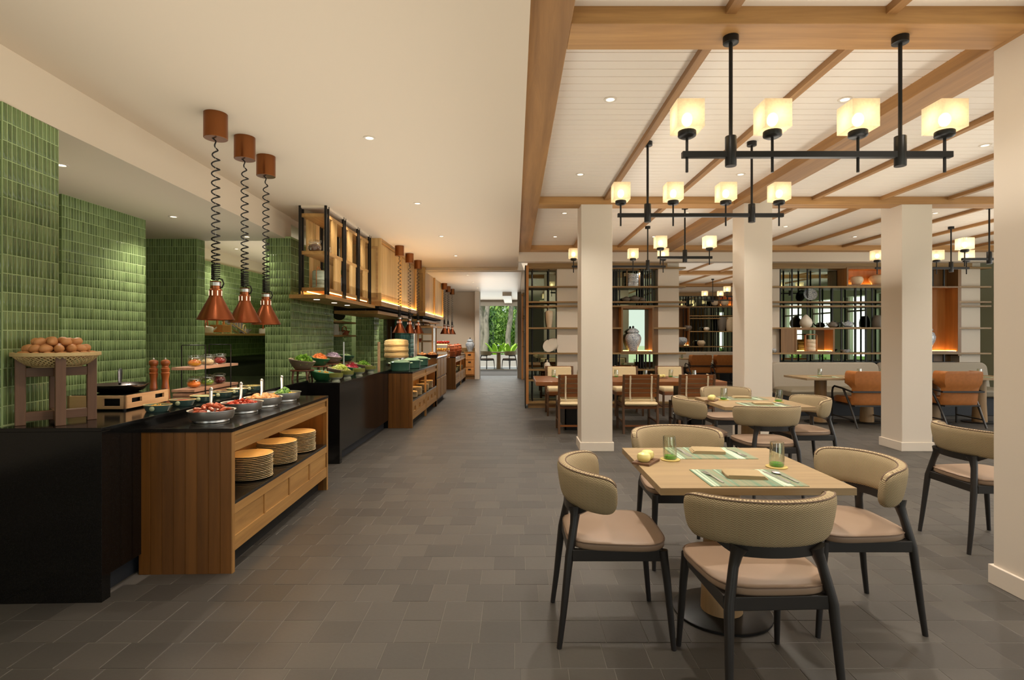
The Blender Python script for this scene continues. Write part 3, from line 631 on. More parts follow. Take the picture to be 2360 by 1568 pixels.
def spoon(loc, rz, label):
    m = M().loft([[(-w_,y,z),(w_,y,z),(w_,y,z+.002),(-w_,y,z+.002)] for w_, y, z in ((.004,-.11,.001),(.006,-.095,.001),(.003,-.02,.004),(.003,.035,.006))])
    m.ell((0, .058, .006), (.0175, .029, .0055), 14, 6)
    return obj('spoon', m, K['steel'], None, label, 'spoon', 'spoons', loc=loc, rot=(0, 0, rz))
def shakers(loc, rz, label):
    t = thing('shaker_tray', label+' tray of dark wood', 'tray', loc, rz, 'shaker trays')
    obj('board', M().box(-.075,.075,-.045,.045,0,.012), K['dusk_x'], t, bev=.002)
    for i, x in enumerate((-.033, .033)):
        p = Matrix.Rotation(rz, 3, 'Z') @ Vector((x, .006 if i else -.002, 0))
        obj('shaker', M().lathe([(.022,0),(.031,.008),(.0345,.024),(.030,.038),(.018,.0455),(.003,.047)], 22), K['pebble'], None, 'yellow pebble-shaped shaker on %s tray, %s one' % (label, ('first', 'second')[i]), 'shaker', 'yellow shakers', loc=(loc[0]+p.x, loc[1]+p.y, loc[2]+.012))
def setting(T, name, z=.73):
    X, Y = T
    for s, side in ((-1, 'near'), (1, 'far')):
        pl = '%s side of the %s' % (side, name); rz = 0 if s < 0 else PI
        ex, ey = (X+.015, Y-.25) if s < 0 else (X+.03, Y+.27)
        placemat((ex, ey, z), 'green striped placemat on the '+pl)
        napkin((ex+.0, ey+.02, z+.003), R(-8)+rz, 'folded khaki napkin on the placemat on the '+pl)
        fork((ex+s*.15, ey, z+.003), R(6)+rz, 'steel fork on the placemat on the '+pl)
        knife((ex-s*.135, ey, z+.003), R(4)+rz, 'steel knife on the placemat on the '+pl)
        if s < 0: spoon((ex+.175, ey+.01, z+.003), R(6)+rz, 'steel spoon on the placemat on the '+pl)
        gx, gy = (X+.25, Y-.05) if s < 0 else (X-.225, Y+.11)
        coaster((gx, gy, z), 'yellow coaster under the tumbler on the '+pl)
        tumbler((gx, gy, z+.006), 'green-footed tumbler standing on a coaster on the '+pl)
    shakers((X-.365, Y+.05, z), R(55), 'the %s shaker' % name)
setting(T1, 'front ash table'); setting(T2, 'second ash table')
for i, (x, y) in enumerate(((.62, 8.75), (1.02, 8.7), (1.62, 8.72), (2.06, 8.62), (2.5, 8.75), (2.83, 8.6))):
    tumbler((x, y, .722), 'tumbler %s along the long walnut table from the aisle' % nm[i])
for i, x in enumerate((.85, 1.95, 2.72)):
    napkin((x, 8.66, .725), R(5), 'khaki napkin on the walnut table, %s from the aisle' % nm[i]); placemat((x, 8.67, .722), 'green placemat on the far side of the walnut table, %s from the aisle' % nm[i])
placemat((.86, 8.1, .722), 'green placemat on the near side of the walnut table by the aisle')
shakers((2.28, 8.45, .722), R(20), 'the walnut table shaker')
for i, (x, y) in enumerate(((4.95, 8.85), (5.6, 8.85), (5.93, 8.8), (6.45, 8.75), (7.5, 8.8))):
    tumbler((x, y, .73), 'tumbler on the banquette tables, %s from the inner end' % nm[i])
for i, (x, y) in enumerate(((4.9, 8.62), (5.5, 8.62), (7.3, 8.62))):
    placemat((x, y, .73), 'green placemat on the banquette tables, %s from the inner end' % nm[i]); napkin((x, y, .733), 0, 'napkin on the banquette tables, %s from the inner end' % nm[i])
for i, x in enumerate((4.95, 5.65)): tumbler((x, 16.15, .73), 'tumbler on the second dining room table, %s one' % nm[i])
# ------------------------------------------------------------------ chandeliers
BULBS = []
def chandelier(x0, y, zb, ztop, label, n=4):
    t = thing('chandelier', label, 'chandelier', (x0, y, zb), 0, 'black bar chandeliers')
    L = 1.42 if n == 4 else .70
    obj('bar', M().box(0, L, -.016, .016, -.016, .016), K['black'], t, bev=.002)
    st = (.026, .476, .927, 1.384) if n == 4 else (.035, .665); rods = (.257, 1.15) if n == 4 else (.35,)
    for x in rods:
        obj('sleeve', M().lathe([(.028,-.06),(.029,-.058),(.029,.095),(.028,.097)], 16, (x, 0, 0)), K['black'], t)
        obj('rod', M().cyl((x,0,.09), (x,0,ztop-zb-.02), .010, n=10), K['black'], t)
        obj('canopy', M().lathe([(.037,-.036),(.04,-.034),(.04,0)], 20, (x, 0, ztop-zb)), K['black'], t)
    for x in st:
        obj('stem', M().cyl((x,0,-.092), (x,0,.10), .0075, n=8), K['black'], t)
        obj('cup', M().lathe([(.03,.088),(.045,.096),(.047,.10),(.047,.122),(.044,.125)], 18, (x, 0, 0)), K['black'], t)
        s = obj('lamp_shade', M().box(x-.07, x+.07, -.07, .07, .1255, .268), K['shade'], t, smooth=False)
        obj('bulb', M().ell((x, 0, .185), (.028, .028, .036), 12, 8), K['bulb'], s)
    return t
def chand(x0, y, zb, ztop, lab, n=4): chandelier(x0, y, zb, ztop, lab, n)
chand(.88, 2.87, 2.328, 2.95, 'four-shade black bar chandelier nearest the camera, hung from the cross beam')
chand(.88, 4.67, 2.41, 3.04, 'four-shade black bar chandelier second from the camera')
chand(1.83, 6.99, 2.385, 3.04, 'two-shade black chandelier between the two cream pillars', 2)
chand(.86, 8.25, 2.43, 3.04, 'four-shade black bar chandelier partly hidden by the aisle pillar')
chand(5.48, 8.28, 2.41, 3.04, 'four-shade black bar chandelier partly hidden by the farther square pillar')
chand(5.72, 6.97, 2.36, 3.04, 'two-shade black chandelier beside the nearest pillar', 2)
chand(5.46, 15.75, 2.42, 3.04, 'four-shade chandelier in the second dining room, farther one')
chand(5.54, 14.3, 2.42, 3.04, 'four-shade chandelier in the second dining room, nearer one')
# ------------------------------------------------------------------ buffet counters
def counter(name, label, x0, x1, y0, y1, h, m='granite', kick=True, slab=.02):
    t = thing(name, label, 'counter', (x1, y0, 0))
    W, L = x1-x0, y1-y0
    obj('end_panel', M().box(-W, 0, 0, .07, 0, h-slab), K[m], t, bev=.0015)
    obj('body', M().box(-W, -.012, .07, L, .12 if kick else 0, h-slab), K[m], t)
    if kick: obj('toe_kick', M().box(-W, -.075, .07, L, 0, .12), K['sofabase'], t)
    obj('countertop', M().box(-W, 0, 0, L, h-slab, h), K[m], t, bev=.0015)
    return t
cA = thing('buffet_counter', 'nearest black granite buffet counter carrying the egg stand', 'counter', (-2.126, 2.8, 0), R(1.8))
obj('end_panel', M().box(-.53, 0, 0, .065, 0, .88), K['granite'], cA, bev=.0015)
obj('body', M().prism([(-.52,.065),(-.012,.065),(-.012,3.1),(-1.4,3.1),(-1.4,.5),(-.52,.5)], .12, .88), K['granite'], cA, smooth=False)
obj('toe_kick', M().box(-.52, -.07, .06, 3.0, 0, .12), K['sofabase'], cA)
obj('countertop', M().prism([(-.53,0),(0,0),(0,3.05),(-1.7,3.2),(-1.7,.45),(-.56,.44)], .88, .90), K['granite'], cA, smooth=False, bev=.0015)
counter('buffet_counter', 'long black granite counter carrying the salad bowls', -2.5, -1.883, 5.85, 8.12, .873)
counter('buffet_counter', 'black granite counter behind the first wooden cabinets holding the bamboo steamers', -2.75, -1.9, 8.13, 12.2, .873, kick=False)
counter('buffet_counter', 'low black granite return in front of the green pillar', -3.6, -2.51, 6.1, 6.78, .878, kick=False)
al = thing('kitchen_counter', 'black alcove counter under the long shelf', 'counter', (-5.0, 7.6, 0))
obj('countertop', M().box(0, .65, 0, 3.6, .86, .9), K['granite'], al); obj('body', M().box(0, .62, 0, 3.6, 0, .86), K['stone'], al); obj('backsplash', M().box(0.01, .03, 0, 3.6, .9, 1.02), K['granite'], al)
# wooden serving cabinets
def cabinet(label, x, y, L, rz=0, W=.5, h=.84, bays=1, npan=4, square=False, grp='wooden serving cabinets', planks=8):
    t = thing('serving_cabinet', label, 'cabinet', (x, y, 0), rz, grp)
    e = obj('end_panel', M().box(-W, 0, .004, .03, 0, h-.022), K['shaded_teak_z'], t)
    pw = W/planks; pm = data('plank', M().loft([[(.001,0,z),(.003,-.004,z),(pw-.003,-.004,z),(pw-.001,0,z),(pw-.001,.004,z),(.001,.004,z)] for z in (0, h-.022)]), K['shaded_teak_z'], False)
    for i in range(planks): obj('plank', pm, parent=e, loc=(-W+pw*i, .004, 0))
    obj('end_panel', M().box(-W, -.0, L-.03, L, 0, h-.022), K['shaded_teak_z'], t)
    obj('back_panel', M().box(-W, -W+.02, .03, L-.03, .1, h-.022), K['oak_z'], t)
    obj('countertop', M().box(-W-.0, .006, -.004, L+.004, h-.022, h), K['stone'], t, bev=.0015)
    for yy in ((0, L-.03) if bays == 1 else (0, L/2-.015, L-.03)): obj('stile', M().box(-.03, .004, yy if yy else .001, yy+.03, 0, h-.022), K['oak_z'], t, bev=.0015)
    bl = L/bays
    for b in range(bays):
        a, c = b*bl+(.03 if b == 0 else .015), (b+1)*bl-(.03 if b == bays-1 else .015)
        tr = obj('top_rail', M().box(-.022, 0, a, c, .795, h-.022).box(-.022, -.012, a, c, .745, .796).box(-.022, 0, a, c, .70, .746), K['oak_y'], t, bev=.001)
        obj('led_strip', M().box(-.06, -.045, a+.25, c-.1, .693, .698), K['led'], t)
        obj('shelf', M().box(-W+.02, .0, a, c, .39, .41), K['stone'], t, bev=.0012)
        obj('lower_rail', M().box(-.022, 0, a, c, .335, .39), K['oak_y'], t, bev=.001)
        obj('bottom_rail', M().box(-.022, .0, a, c, .12, .205), K['oak_y'], t, bev=.001)
        obj('backing', M().box(-.03, -.02, a, c, .2, .34), K['oak_y'], t)
        n = npan; w_ = (c-a)/n
        for i in range(n):
            gp = 0 if square else .012; y0, y1 = a+i*w_+(.0 if i == 0 else gp), a+(i+1)*w_-(.0 if i == n-1 else gp)
            if square:
                obj('panel', M().box(-.02, -.002, y0, y0+w_*.3, .205, .335).box(-.02, -.002, y1-w_*.3, y1, .205, .335).box(-.02, -.002, y0+w_*.3, y1-w_*.3, .205, .235).box(-.02, -.002, y0+w_*.3, y1-w_*.3, .305, .335), K['oak_y'], t)
            else:
                obj('panel', M().box(-.02, -.008, y0, y1, .205, .335), K['oak_y'], t, bev=.001)
                if i: obj('divider', M().box(-.02, -.001, y0-.024, y0, .205, .335), K['oak_z'], t)
        obj('toe_kick', M().box(-.09, -.075, a, c, 0, .12), K['dark'], t)
        obj('ceiling_board', M().box(-W+.02, -.022, a, c, .70, .715), K['oak_y'], t)
    return t
C1 = (-1.635, 3.143, R(1.5))
def c1(x, y, z): p = Matrix.Rotation(C1[2], 3, 'Z') @ Vector((x, y, z)); return (p.x+C1[0], p.y+C1[1], p.z)
cabinet('nearest wooden serving cabinet with plank end and plates on its shelf', C1[0], C1[1], 1.74, C1[2], .53)
cabinet('wooden serving cabinet under the green casseroles', -1.535, 8.13, 2.55, 0, .36, bays=2, npan=3, square=True, planks=6)
cabinet('wooden serving cabinet under the clay pots', -1.54, 14.1, 2.85, 0, .33, bays=2, npan=2, planks=6)
t = thing('serving_cabinet', 'taller wooden cabinet under the glass display case', 'cabinet', (-1.53, 10.72, 0), 0, 'wooden serving cabinets')
obj('body', M().box(-.5, -.02, .0, 1.5, .1, .95), K['shaded_teak_z'], t); obj('toe_kick', M().box(-.45, -.08, .02, 1.45, 0, .1), K['dark'], t)
obj('countertop', M().box(-.55, .005, -.01, 1.52, .95, .97), K['stone'], t)
for i in range(3):
    for j in range(2): obj('door', M().box(-.02, 0, .04+i*.48, .46+i*.48, .14+j*.42, .52+j*.4), K['oak_z'], t, bev=.004)
# plates: every plate of every stack
pl = data('plate', M().lathe([(.07,0),(.075,.004),(.115,.006),(.141,.0106),(.1425,.012),(.141,.0135),(.115,.009),(.08,.007),(.002,.007)], 30), K['plate'])
def stack(f, x, y, n, lab, grp, z=.41, s=1.0, mesh=pl):
    for i in range(n):
        top = i == n-1
        obj('plate', mesh, label=('topmost cream plate on ' if top else 'cream plate within ')+lab, cat='plate', group=grp if not top else None,
            loc=f(x+random.uniform(-.003, .003), y+random.uniform(-.003, .003), z+.0004+i*.0116*s), rot=(0, 0, random.uniform(0, 6))).scale = (s, s, s)
stack(c1, -.155, .575, 14, 'the nearest stack in the first serving cabinet', 'plates of the nearest stack')
stack(c1, -.155, 1.02, 14, 'the middle stack in the first serving cabinet', 'plates of the middle stack')
stack(c1, -.155, 1.44, 14, 'the farthest stack in the first serving cabinet', 'plates of the farthest stack')
ident = lambda x, y, z: (x, y, z)
stack(ident, -1.66, 8.62, 10, 'the nearer small stack in the casserole cabinet', 'plates of the nearer small stack', s=.8)
stack(ident, -1.66, 9.0, 13, 'the second stack in the casserole cabinet', 'plates of the casserole cabinet, second stack', s=.85)
stack(ident, -1.66, 9.75, 12, 'the third stack in the casserole cabinet', 'plates of the casserole cabinet, third stack', s=.8)
stack(ident, -1.66, 10.2, 14, 'the farthest stack in the casserole cabinet', 'plates of the casserole cabinet, farthest stack', s=.85)
for i, y in enumerate((14.6, 14.95, 15.9, 16.3)):
    for k in range(3):
        obj('bowl', M().lathe([(.04,0),(.06,.01),(.085,.05),(.083,.05),(.055,.012),(.002,.01)], 16), K['pale'], None, 'pale bowl in the %s pile on the shelf of the clay pot cabinet' % nm[i], 'bowl', 'pale bowls under the clay pots', loc=(-1.65, y, .411+k*.03))
# ------------------------------------------------------------------ food helpers
def bits(n, rx, ry, h, size, kind='chip', z0=0):
    m = M()
    for i in range(n):
        a = random.uniform(0, 2*PI); q = math.sqrt(random.random()); x, y = rx*q*math.cos(a), ry*q*math.sin(a)
        z = z0+h*(1-q*q)*random.uniform(.75, 1.05); rot = Euler((random.uniform(-1, 1), random.uniform(-1, 1), random.uniform(0, 6.28)))
        if kind == 'chip': m.obox((x, y, z), (size*random.uniform(.7, 1.3), size*random.uniform(.5, .9), size*random.uniform(.3, .6)), rot)
        elif kind == 'shred':
            d = rot.to_matrix() @ Vector((size, 0, 0)); k = rot.to_matrix() @ Vector((0, size*.35, size*.25)); p = Vector((x, y, z))
            m.tube([p-d, p+k, p+d], size*.1, 4)
        elif kind == 'ball': m.ell((x, y, z), (size, size*.9, size*.85), 8, 5, rot)
        elif kind == 'leaf':
            mm = rot.to_matrix(); p = Vector((x, y, z)); q_ = []
            for u in range(4):
                for v_ in (-1, 0, 1):
                    q_.append(p + mm @ Vector(((u/3-.5)*size*2, v_*size*.5*(.4, 1, 1.1, .5)[u], abs(v_)*size*.25+random.uniform(-.15, .15)*size+(u-1.5)**2*size*.12)))
            m.add(q_, [(r*3+c, r*3+c+1, r*3+c+4, r*3+c+3) for r in range(3) for c in range(2)])
    m.ell((0, 0, z0), (rx*.92, ry*.92, h*.8), 14, 8) if kind != 'leaf' else m.ell((0, 0, z0), (rx*.8, ry*.8, h*.5), 12, 6)
    return m
def food(name, mb, m, lab, loc, rot=None): return obj(name, mb, m, None, lab, 'food', None, 'stuff', loc=loc, rot=rot)
# steel pans with spoons on the first cabinet
def steel_pan(x, y, lab):
    t = thing('serving_pan', lab, 'pan', c1(x, y, .84), C1[2], 'round steel serving pans')
    obj('bowl', M().lathe([(.09,.014),(.118,.018),(.126,.035),(.129,.066),(.137,.07),(.137,.073),(.127,.071),(.122,.04),(.1,.03),(.002,.03)], 36), K['steel'], t)
    obj('base', M().lathe([(.095,0),(.1,.003),(.098,.014),(.09,.016)], 30), K['steel'], t)
    return t
def serving_spoon(x, y, lab, z=.84):
    p = c1(x, y, z); rot = (0, 0, C1[2])
    m = M().tube([(0,.0,.075),(-.01,.035,.115),(-.022,.06,.185)], [.007,.009,.011], 8, flat=.5).ell((-.022,.061,.19), (.013,.008,.014), 10, 6).ell((.012,-.03,.062), (.025,.04,.01), 12, 6)
    obj('serving_spoon', m, K['steel'], None, lab, 'spoon', 'steel serving spoons', loc=p, rot=rot)
pf = [(-.255,.27,'sausages'),(-.258,.68,'red stew'),(-.25,1.0,'roast chicken'),(-.24,1.36,'mixed vegetables')]
M_ = dict(sausage=mat('sausage', '#b5502a', .35, var=.15, vs=30), stew=mat('stew', '#a8391d', .3, var=.3, vs=60), roast=mat('roast', '#b57a3e', .4, var=.25, vs=40), broc=leafy('broccoli', '#2f5a1c', '#6e9a3a'), corn=mat('corn', '#d8b33c', .5, var=.1), carrot=mat('carrot', '#e07a22', .5, var=.1, vs=30), lettuce=leafy('lettuce', '#6da52e', '#b9dd66'), ice=leafy('iceberg', '#cddb5c', '#eef0a8'), beet=mat('beetroot', '#a3182c', .4, var=.3, vs=40), cabbage=leafy('cabbage', '#5b3560', '#d9c6cf'), cucumber=leafy('cucumber', '#2c5522', '#bccf8a'), tomato=mat('tomato', '#c8341e', .3), oat=mat('oats', '#d9c49c', .8, var=.2, vs=90), chili=mat('chili', '#a8201a', .4, var=.35, vs=70), pepper=leafy('pepper_mix', '#c8391c', '#e8b52c'), herb=leafy('herb', '#39601d', '#8fae3c'), cran=mat('cranberry', '#5e0f1c', .35, var=.3, vs=60), spice=mat('spice', '#6b4a33', .7, var=.5, vs=80), olive=mat('black_olive', '#1d1216', .25), golive=mat('green_olive', '#7d7a35', .3, var=.2, vs=40), moz=mat('mozzarella', '#e6dfc8', .4), butter=mat('mustard', '#d9a92a', .45), cream=mat('cream_sauce', '#d8c78d', .45), ketchup=mat('ketchup', '#9a2416', .3))
for i, (x, y, what) in enumerate(pf):
    steel_pan(x, y, 'round steel serving pan of %s on the nearest cabinet' % what); serving_spoon(x-.03, y+.03, 'steel serving spoon standing in the pan of %s' % what)
for i in range(22):
    a = i*2.4; r = .025+.0042*i if i < 21 else .0; rr = min(.095, r); p = c1(pf[0][0]+rr*math.cos(a), pf[0][1]+rr*math.sin(a), .84+.055+.045*(1-(rr/.1)**2))
    s = M().tube([(-.026,0,0),(-.02,0,.003),(0,0,.005),(.02,0,.003),(.026,0,0)], [.004,.010,.0115,.010,.004], 8)
    obj('sausage', s, M_['sausage'], None, 'small red sausage heaped in the nearest steel pan', 'sausage', 'sausages in the nearest steel pan', loc=p, rot=(random.uniform(-.3,.3), random.uniform(-.4,.4), random.uniform(0, 3)))
food('red_stew', bits(90, .115, .115, .04, .022, 'chip', .045), M_['stew'], 'chunky red stew in the second steel pan', c1(pf[1][0], pf[1][1], .84))
food('roast_chicken', bits(55, .11, .11, .045, .026, 'ball', .045), M_['roast'], 'browned chicken pieces in the third steel pan', c1(pf[2][0], pf[2][1], .84))
food('broccoli', bits(60, .06, .08, .05, .016, 'ball', .05), M_['broc'], 'green broccoli in the farthest steel pan', c1(pf[3][0], pf[3][1], .84)); food('corn_and_carrot', bits(90, .113, .113, .02, .014, 'chip', .05), M_['corn'], 'yellow vegetables around the broccoli in the farthest steel pan', c1(pf[3][0], pf[3][1], .84))
# oval dishes along the first counter
for i, (x, y, what, m, kd) in enumerate(((-2.245,3.42,'yellow butter','butter','chip'),(-2.26,3.70,'red ketchup','ketchup','flat'),(-2.262,3.94,'cream sauce','cream','flat'),(-2.275,4.22,'black olives','olive','ball'),(-2.285,4.48,'mozzarella and olives','moz','ball'),(-2.29,4.74,'green olives','golive','ball'))):
    t = thing('oval_dish', 'small blue-green oval dish of %s on the counter edge' % what, 'dish', (x, y, .90), R(-8), 'blue-green oval dishes')
    def ov(s, z): return [(s*.088*math.cos(2*PI*k/28), s*.068*math.sin(2*PI*k/28), z) for k in range(28)]
    obj('bowl', M().loft([ov(.72,0), ov(.78,.004), ov(.95,.036), ov(1.0,.04), ov(.99,.043), ov(.93,.04), ov(.74,.02), ov(.02,.018)]), K['dish'], t)
    obj('rim', M().tube(ov(.97,.0425), .0028, 6, True), K['dishin'], t)
    for s in (-1, 1): obj('knob', M().lathe([(.008,0),(.014,.003),(.0145,.008),(.008,.013),(.001,.014)], 14), K['knob'], t, rot=(R(90) if s < 0 else R(-90), 0, R(20))).location = (s*-.02, s*.064, .024)
    k = bits(46, .074, .056, .016, .008 if kd != 'ball' else .0105, 'ball' if kd == 'ball' else 'chip', .026) if kd != 'flat' else M().loft([ov(.9,.028), ov(.88,.036), ov(.5,.04), ov(.05,.041)])
    food(what.replace(' ', '_'), k, M_[m], what+' filling an oval dish', (x, y, .90), (0, 0, R(-8)))
# egg stand, basket, eggs
ES = (-2.51, 2.985)
t = thing('egg_stand', 'dark wood cross stand carrying the egg basket', 'stand', (ES[0], ES[1], .90), R(45))
for k in range(4):
    a = k*PI/2
    obj('leg', M().loft([[(.128,-.022,z),(.172,-.022,z),(.172,.022,z),(.128,.022,z)] for z in (0, .32)] + [[(.15,-.022,.345),(.172,-.022,.36),(.172,.022,.36),(.15,.022,.345)]]), K['dusk_z'], t, rot=(0, 0, a), bev=.003, smooth=False)
for z in (.255, .02): obj('crossbar', M().box(-.135,.135,-.019,.019,z,z+.048), K['dusk_x'], t, bev=.002)
for z in (.2545, .0205): obj('crossbar', M().box(-.019,.019,-.135,.135,z,z+.048), K['dusk_z'], t, bev=.002)
t = thing('egg_basket', 'woven bamboo basket heaped with brown eggs', 'basket', (ES[0], ES[1], 1.207))
wv = M()
def bp(a, k): r = .105+.083*(k**.6); return (r*math.cos(a), r*math.sin(a), .066*k)
for s in (-1, 1):
    for i in range(46):
        a0 = 2*PI*i/46; pts = [Vector(bp(a0+s*.55*k/7, k/7))*(1+.006*s*(1 if (i+k) % 2 else -1)) for k in range(8)]
        wv.loft([[p+Vector((-math.sin(a0), math.cos(a0), 0))*.0052, p-Vector((-math.sin(a0), math.cos(a0), 0))*.0052, p-Vector((-math.sin(a0), math.cos(a0), 0))*.0052-p.normalized()*.0012, p+Vector((-math.sin(a0), math.cos(a0), 0))*.0052-p.normalized()*.0012] for p in pts])
obj('weave', wv, K['bamboo'], t, kind='stuff')
obj('bottom', M().lathe([(.108,-.002),(.11,.002),(.002,.002)], 30), K['bamboo'], t)
obj('rim', M().ring(.183,.194,.058,.078,40), K['bamboo'], t, bev=.002)
em = data('egg', M().ell((0,0,0), (.0225,.0225,.0295), 14, 10, None, .10), K['egg'])
eggs = [(.150*math.cos(2*PI*i/17), .150*math.sin(2*PI*i/17), .062) for i in range(17)] + [(.10*math.cos(2*PI*i/11+.2), .10*math.sin(2*PI*i/11+.2), .064) for i in range(11)] + [(.05*math.cos(2*PI*i/6), .05*math.sin(2*PI*i/6), .064) for i in range(6)]
eggs += [(.122*math.cos(2*PI*i/14+.1), .122*math.sin(2*PI*i/14+.1), .098) for i in range(14)] + [(.072*math.cos(2*PI*i/8), .072*math.sin(2*PI*i/8), .103) for i in range(8)] + [(.02, .0, .1), (-.02, 0, .1)]
eggs += [(.088*math.cos(2*PI*i/9+.3), .088*math.sin(2*PI*i/9+.3), .134) for i in range(9)] + [(.035*math.cos(2*PI*i/4), .035*math.sin(2*PI*i/4), .139) for i in range(4)]
for x, y, z in eggs:
    obj('egg', em, label='brown hen egg heaped in the bamboo basket', cat='egg', group='brown eggs in the basket', loc=(ES[0]+x, ES[1]+y, 1.207+z), rot=(R(90)+random.uniform(-.5,.5), random.uniform(-.4,.4), random.uniform(0, 6)))
# induction cooker box and frying pan
t = thing('induction_cooker', 'portable induction cooker in a pale oak box with slots', 'cooker', (-2.46, 3.44, .90), R(2))
def slotted(L, h, slots, th=.014):
    m = M(); xs = sorted(set([0, L]+[s[0] for s in slots]+[s[1] for s in slots])); zs = sorted(set([0.012, h]+[s[2] for s in slots]+[s[3] for s in slots]))
    for i in range(len(xs)-1):
        for j in range(len(zs)-1):
            cx, cz = (xs[i]+xs[i+1])/2, (zs[j]+zs[j+1])/2
            if any(s[0] < cx < s[1] and s[2] < cz < s[3] for s in slots): continue
            m.box(xs[i], xs[i+1], 0, th, zs[j], zs[j+1])
    return m
obj('front_panel', slotted(.36, .095, [(.22,.325,.03,.078)]), K['cutting_x'], t, loc=(-.36, 0, 0), smooth=False)
obj('side_panel', slotted(.46, .095, [(.06,.16,.045,.075),(.30,.40,.045,.075)]), K['cutting_x'], t, loc=(0, 0, 0), rot=(0, 0, R(90)), smooth=False)
obj('side_panel', slotted(.46, .095, []), K['cutting_x'], t, loc=(-.346, 0, 0), rot=(0, 0, R(90)), smooth=False)
obj('back_panel', slotted(.36, .095, []), K['cutting_x'], t, loc=(-.36, .446, 0), smooth=False)
obj('inner_box', M().box(-.34,-.03,.05,.43,.015,.085), K['dark'], t)
obj('glass_top', M().box(-.345,-.012,.014,.446,.09,.1), K['blackg'], t, bev=.001)
for x, y in ((-.34,.02),(-.02,.02),(-.34,.44),(-.02,.44)): obj('foot', M().cyl((x,y,0), (x,y,.014), .01), K['black'], t)
t = thing('frying_pan', 'dark steel frying pan on the induction cooker', 'pan', (-2.645, 3.64, 1.0), R(35))
obj('bowl', M().lathe([(.10,0),(.115,.004),(.135,.012),(.16,.04),(.168,.053),(.164,.054),(.15,.038),(.11,.016),(.002,.014)], 36), K['pan'], t)
obj('handle', M().tube([(0,.15,.045),(0,.19,.06),(0,.24,.105),(0,.27,.13),(0,.30,.14)], [.008,.012,.014,.014,.008], 8, flat=.6), K['black'], t)
for i, x in enumerate((-2.655, -2.588)):
    t = thing('pepper_mill', 'tall turned wooden pepper mill, %s of the two' % ('left' if i == 0 else 'right'), 'pepper mill', (x, 4.0+i*.03, .90), 0, 'wooden pepper mills')
    obj('body', M().lathe([(.03,0),(.031,.01),(.029,.06),(.022,.12),(.021,.15),(.027,.19),(.029,.2),(.024,.207),(.028,.22),(.029,.232),(.022,.24)], 20), K['millw'], t)
    obj('head', M().lathe([(.02,.24),(.022,.246),(.02,.252),(.029,.266),(.031,.278),(.028,.29),(.016,.298),(.002,.3)], 20), K['millw'], t)
    obj('cap_nut', M().lathe([(.005,.298),(.007,.304),(.005,.312),(.001,.314)], 10), K['steel'], t)
# two-tier rack with jars
RX, RY = -2.61, 4.28
t = thing('tiered_rack', 'two-tier wooden rack with black wire frames holding six jars', 'rack', (RX, RY, .90), R(1.8))
for n_, z0 in (('base_board', 0.0), ('lower_board', .03), ('upper_board', .205)):
    obj(n_, M().box(-.09+(.01 if z0 == 0 else 0), .09-(.01 if z0 == 0 else 0), .0, .72, z0, z0+.022), K['dusk_y'], t, bev=.002)
for y in (.15, .57):
    obj('wire_frame', M().tube([(-.095,y,0),(-.095,y,.395),(-.09,y,.40),(.09,y,.40),(.095,y,.395),(.095,y,0)], .0045, 6), K['black'], t)
jn = (('mixed dried peppers','pepper','chip'),('rolled oats','oat','chip'),('red chilies','chili','chip'),('orange carrot shreds','carrot','shred'),('green herbs','herb','chip'),('dark red cranberries','cran','ball'))
def jar(loc, lab, s=1.0, grp='clip-top glass jars'):
    t = thing('glass_jar', lab, 'jar', loc, random.uniform(-.3, .3), grp)
    obj('body', M().lathe([(.035*s,0),(.045*s,.004*s),(.055*s,.025*s),(.056*s,.04*s),(.048*s,.06*s),(.041*s,.068*s),(.041*s,.076*s)], 20, cap=False), K['glass'], t)
    obj('lid', M().lathe([(.044*s,.078*s),(.046*s,.08*s),(.046*s,.088*s),(.03*s,.094*s),(.002,.096*s)], 20, cap=False), K['glass'], t)
    obj('clip', M().tube([(.046*s,-.012*s,.07*s),(.052*s,-.012*s,.085*s),(.054*s,0,.09*s),(.052*s,.012*s,.085*s),(.046*s,.012*s,.07*s)], .0016, 5).ring(.0415*s, .044*s, .068*s, .072*s, 20), K['steel'], t)
    return t
for i, (what, m, kd) in enumerate(jn):
    row, k = divmod(i, 3); z = .90+(.227 if row == 0 else .052); p = Matrix.Rotation(R(1.8), 3, 'Z') @ Vector((0 if row == 0 else -.005, .165+.2*k, 0))
    jar((RX+p.x, RY+p.y, z), 'glass jar of %s on the %s board of the rack' % (what, ('upper', 'lower')[row]))
    fm = bits(70, .044, .044, .022, .013, kd if kd != 'shred' else 'shred', .032).ell((0,0,.027), (.048,.048,.026), 14, 8)
    food(what.replace(' ', '_'), fm, M_[m], what+' inside a jar on the rack', (RX+p.x, RY+p.y, z))
# salad bowls
def bowl(x, y, z, lab, m, inner, tilt=0, s=1.0, rz=0):
    t = thing('salad_bowl', lab, 'bowl', (x, y, z), rz, 'tilted salad bowls')
    def rg(r, zz): return [(r*math.cos(2*PI*k/32), r*math.sin(2*PI*k/32), zz+(math.tan(tilt)*-r*math.cos(2*PI*k/32)*(zz/.1))) for k in range(32)]
    obj('body', M().loft([rg(r*s, q*s) for r, q in ((.062,0),(.07,.002),(.098,.032),(.122,.068),(.135,.097),(.134,.1),(.131,.0985))], True, True), K[m], t)
    obj('inside', M().loft([rg(r*s, q*s) for r, q in ((.1335,.1005),(.13,.098),(.117,.069),(.093,.035),(.066,.012),(.002,.01))], True, False), K[inner], t)
    return t
def salad(x, y, z, name, kind, m, lab, tilt, s=1.0, n=170, size=.024, h=.07, rr=.105):
    food(name, bits(n, rr*s, rr*s, h*s, size, kind, .066*s), M_[m], lab, (x, y, z), (0, tilt*.9, 0))
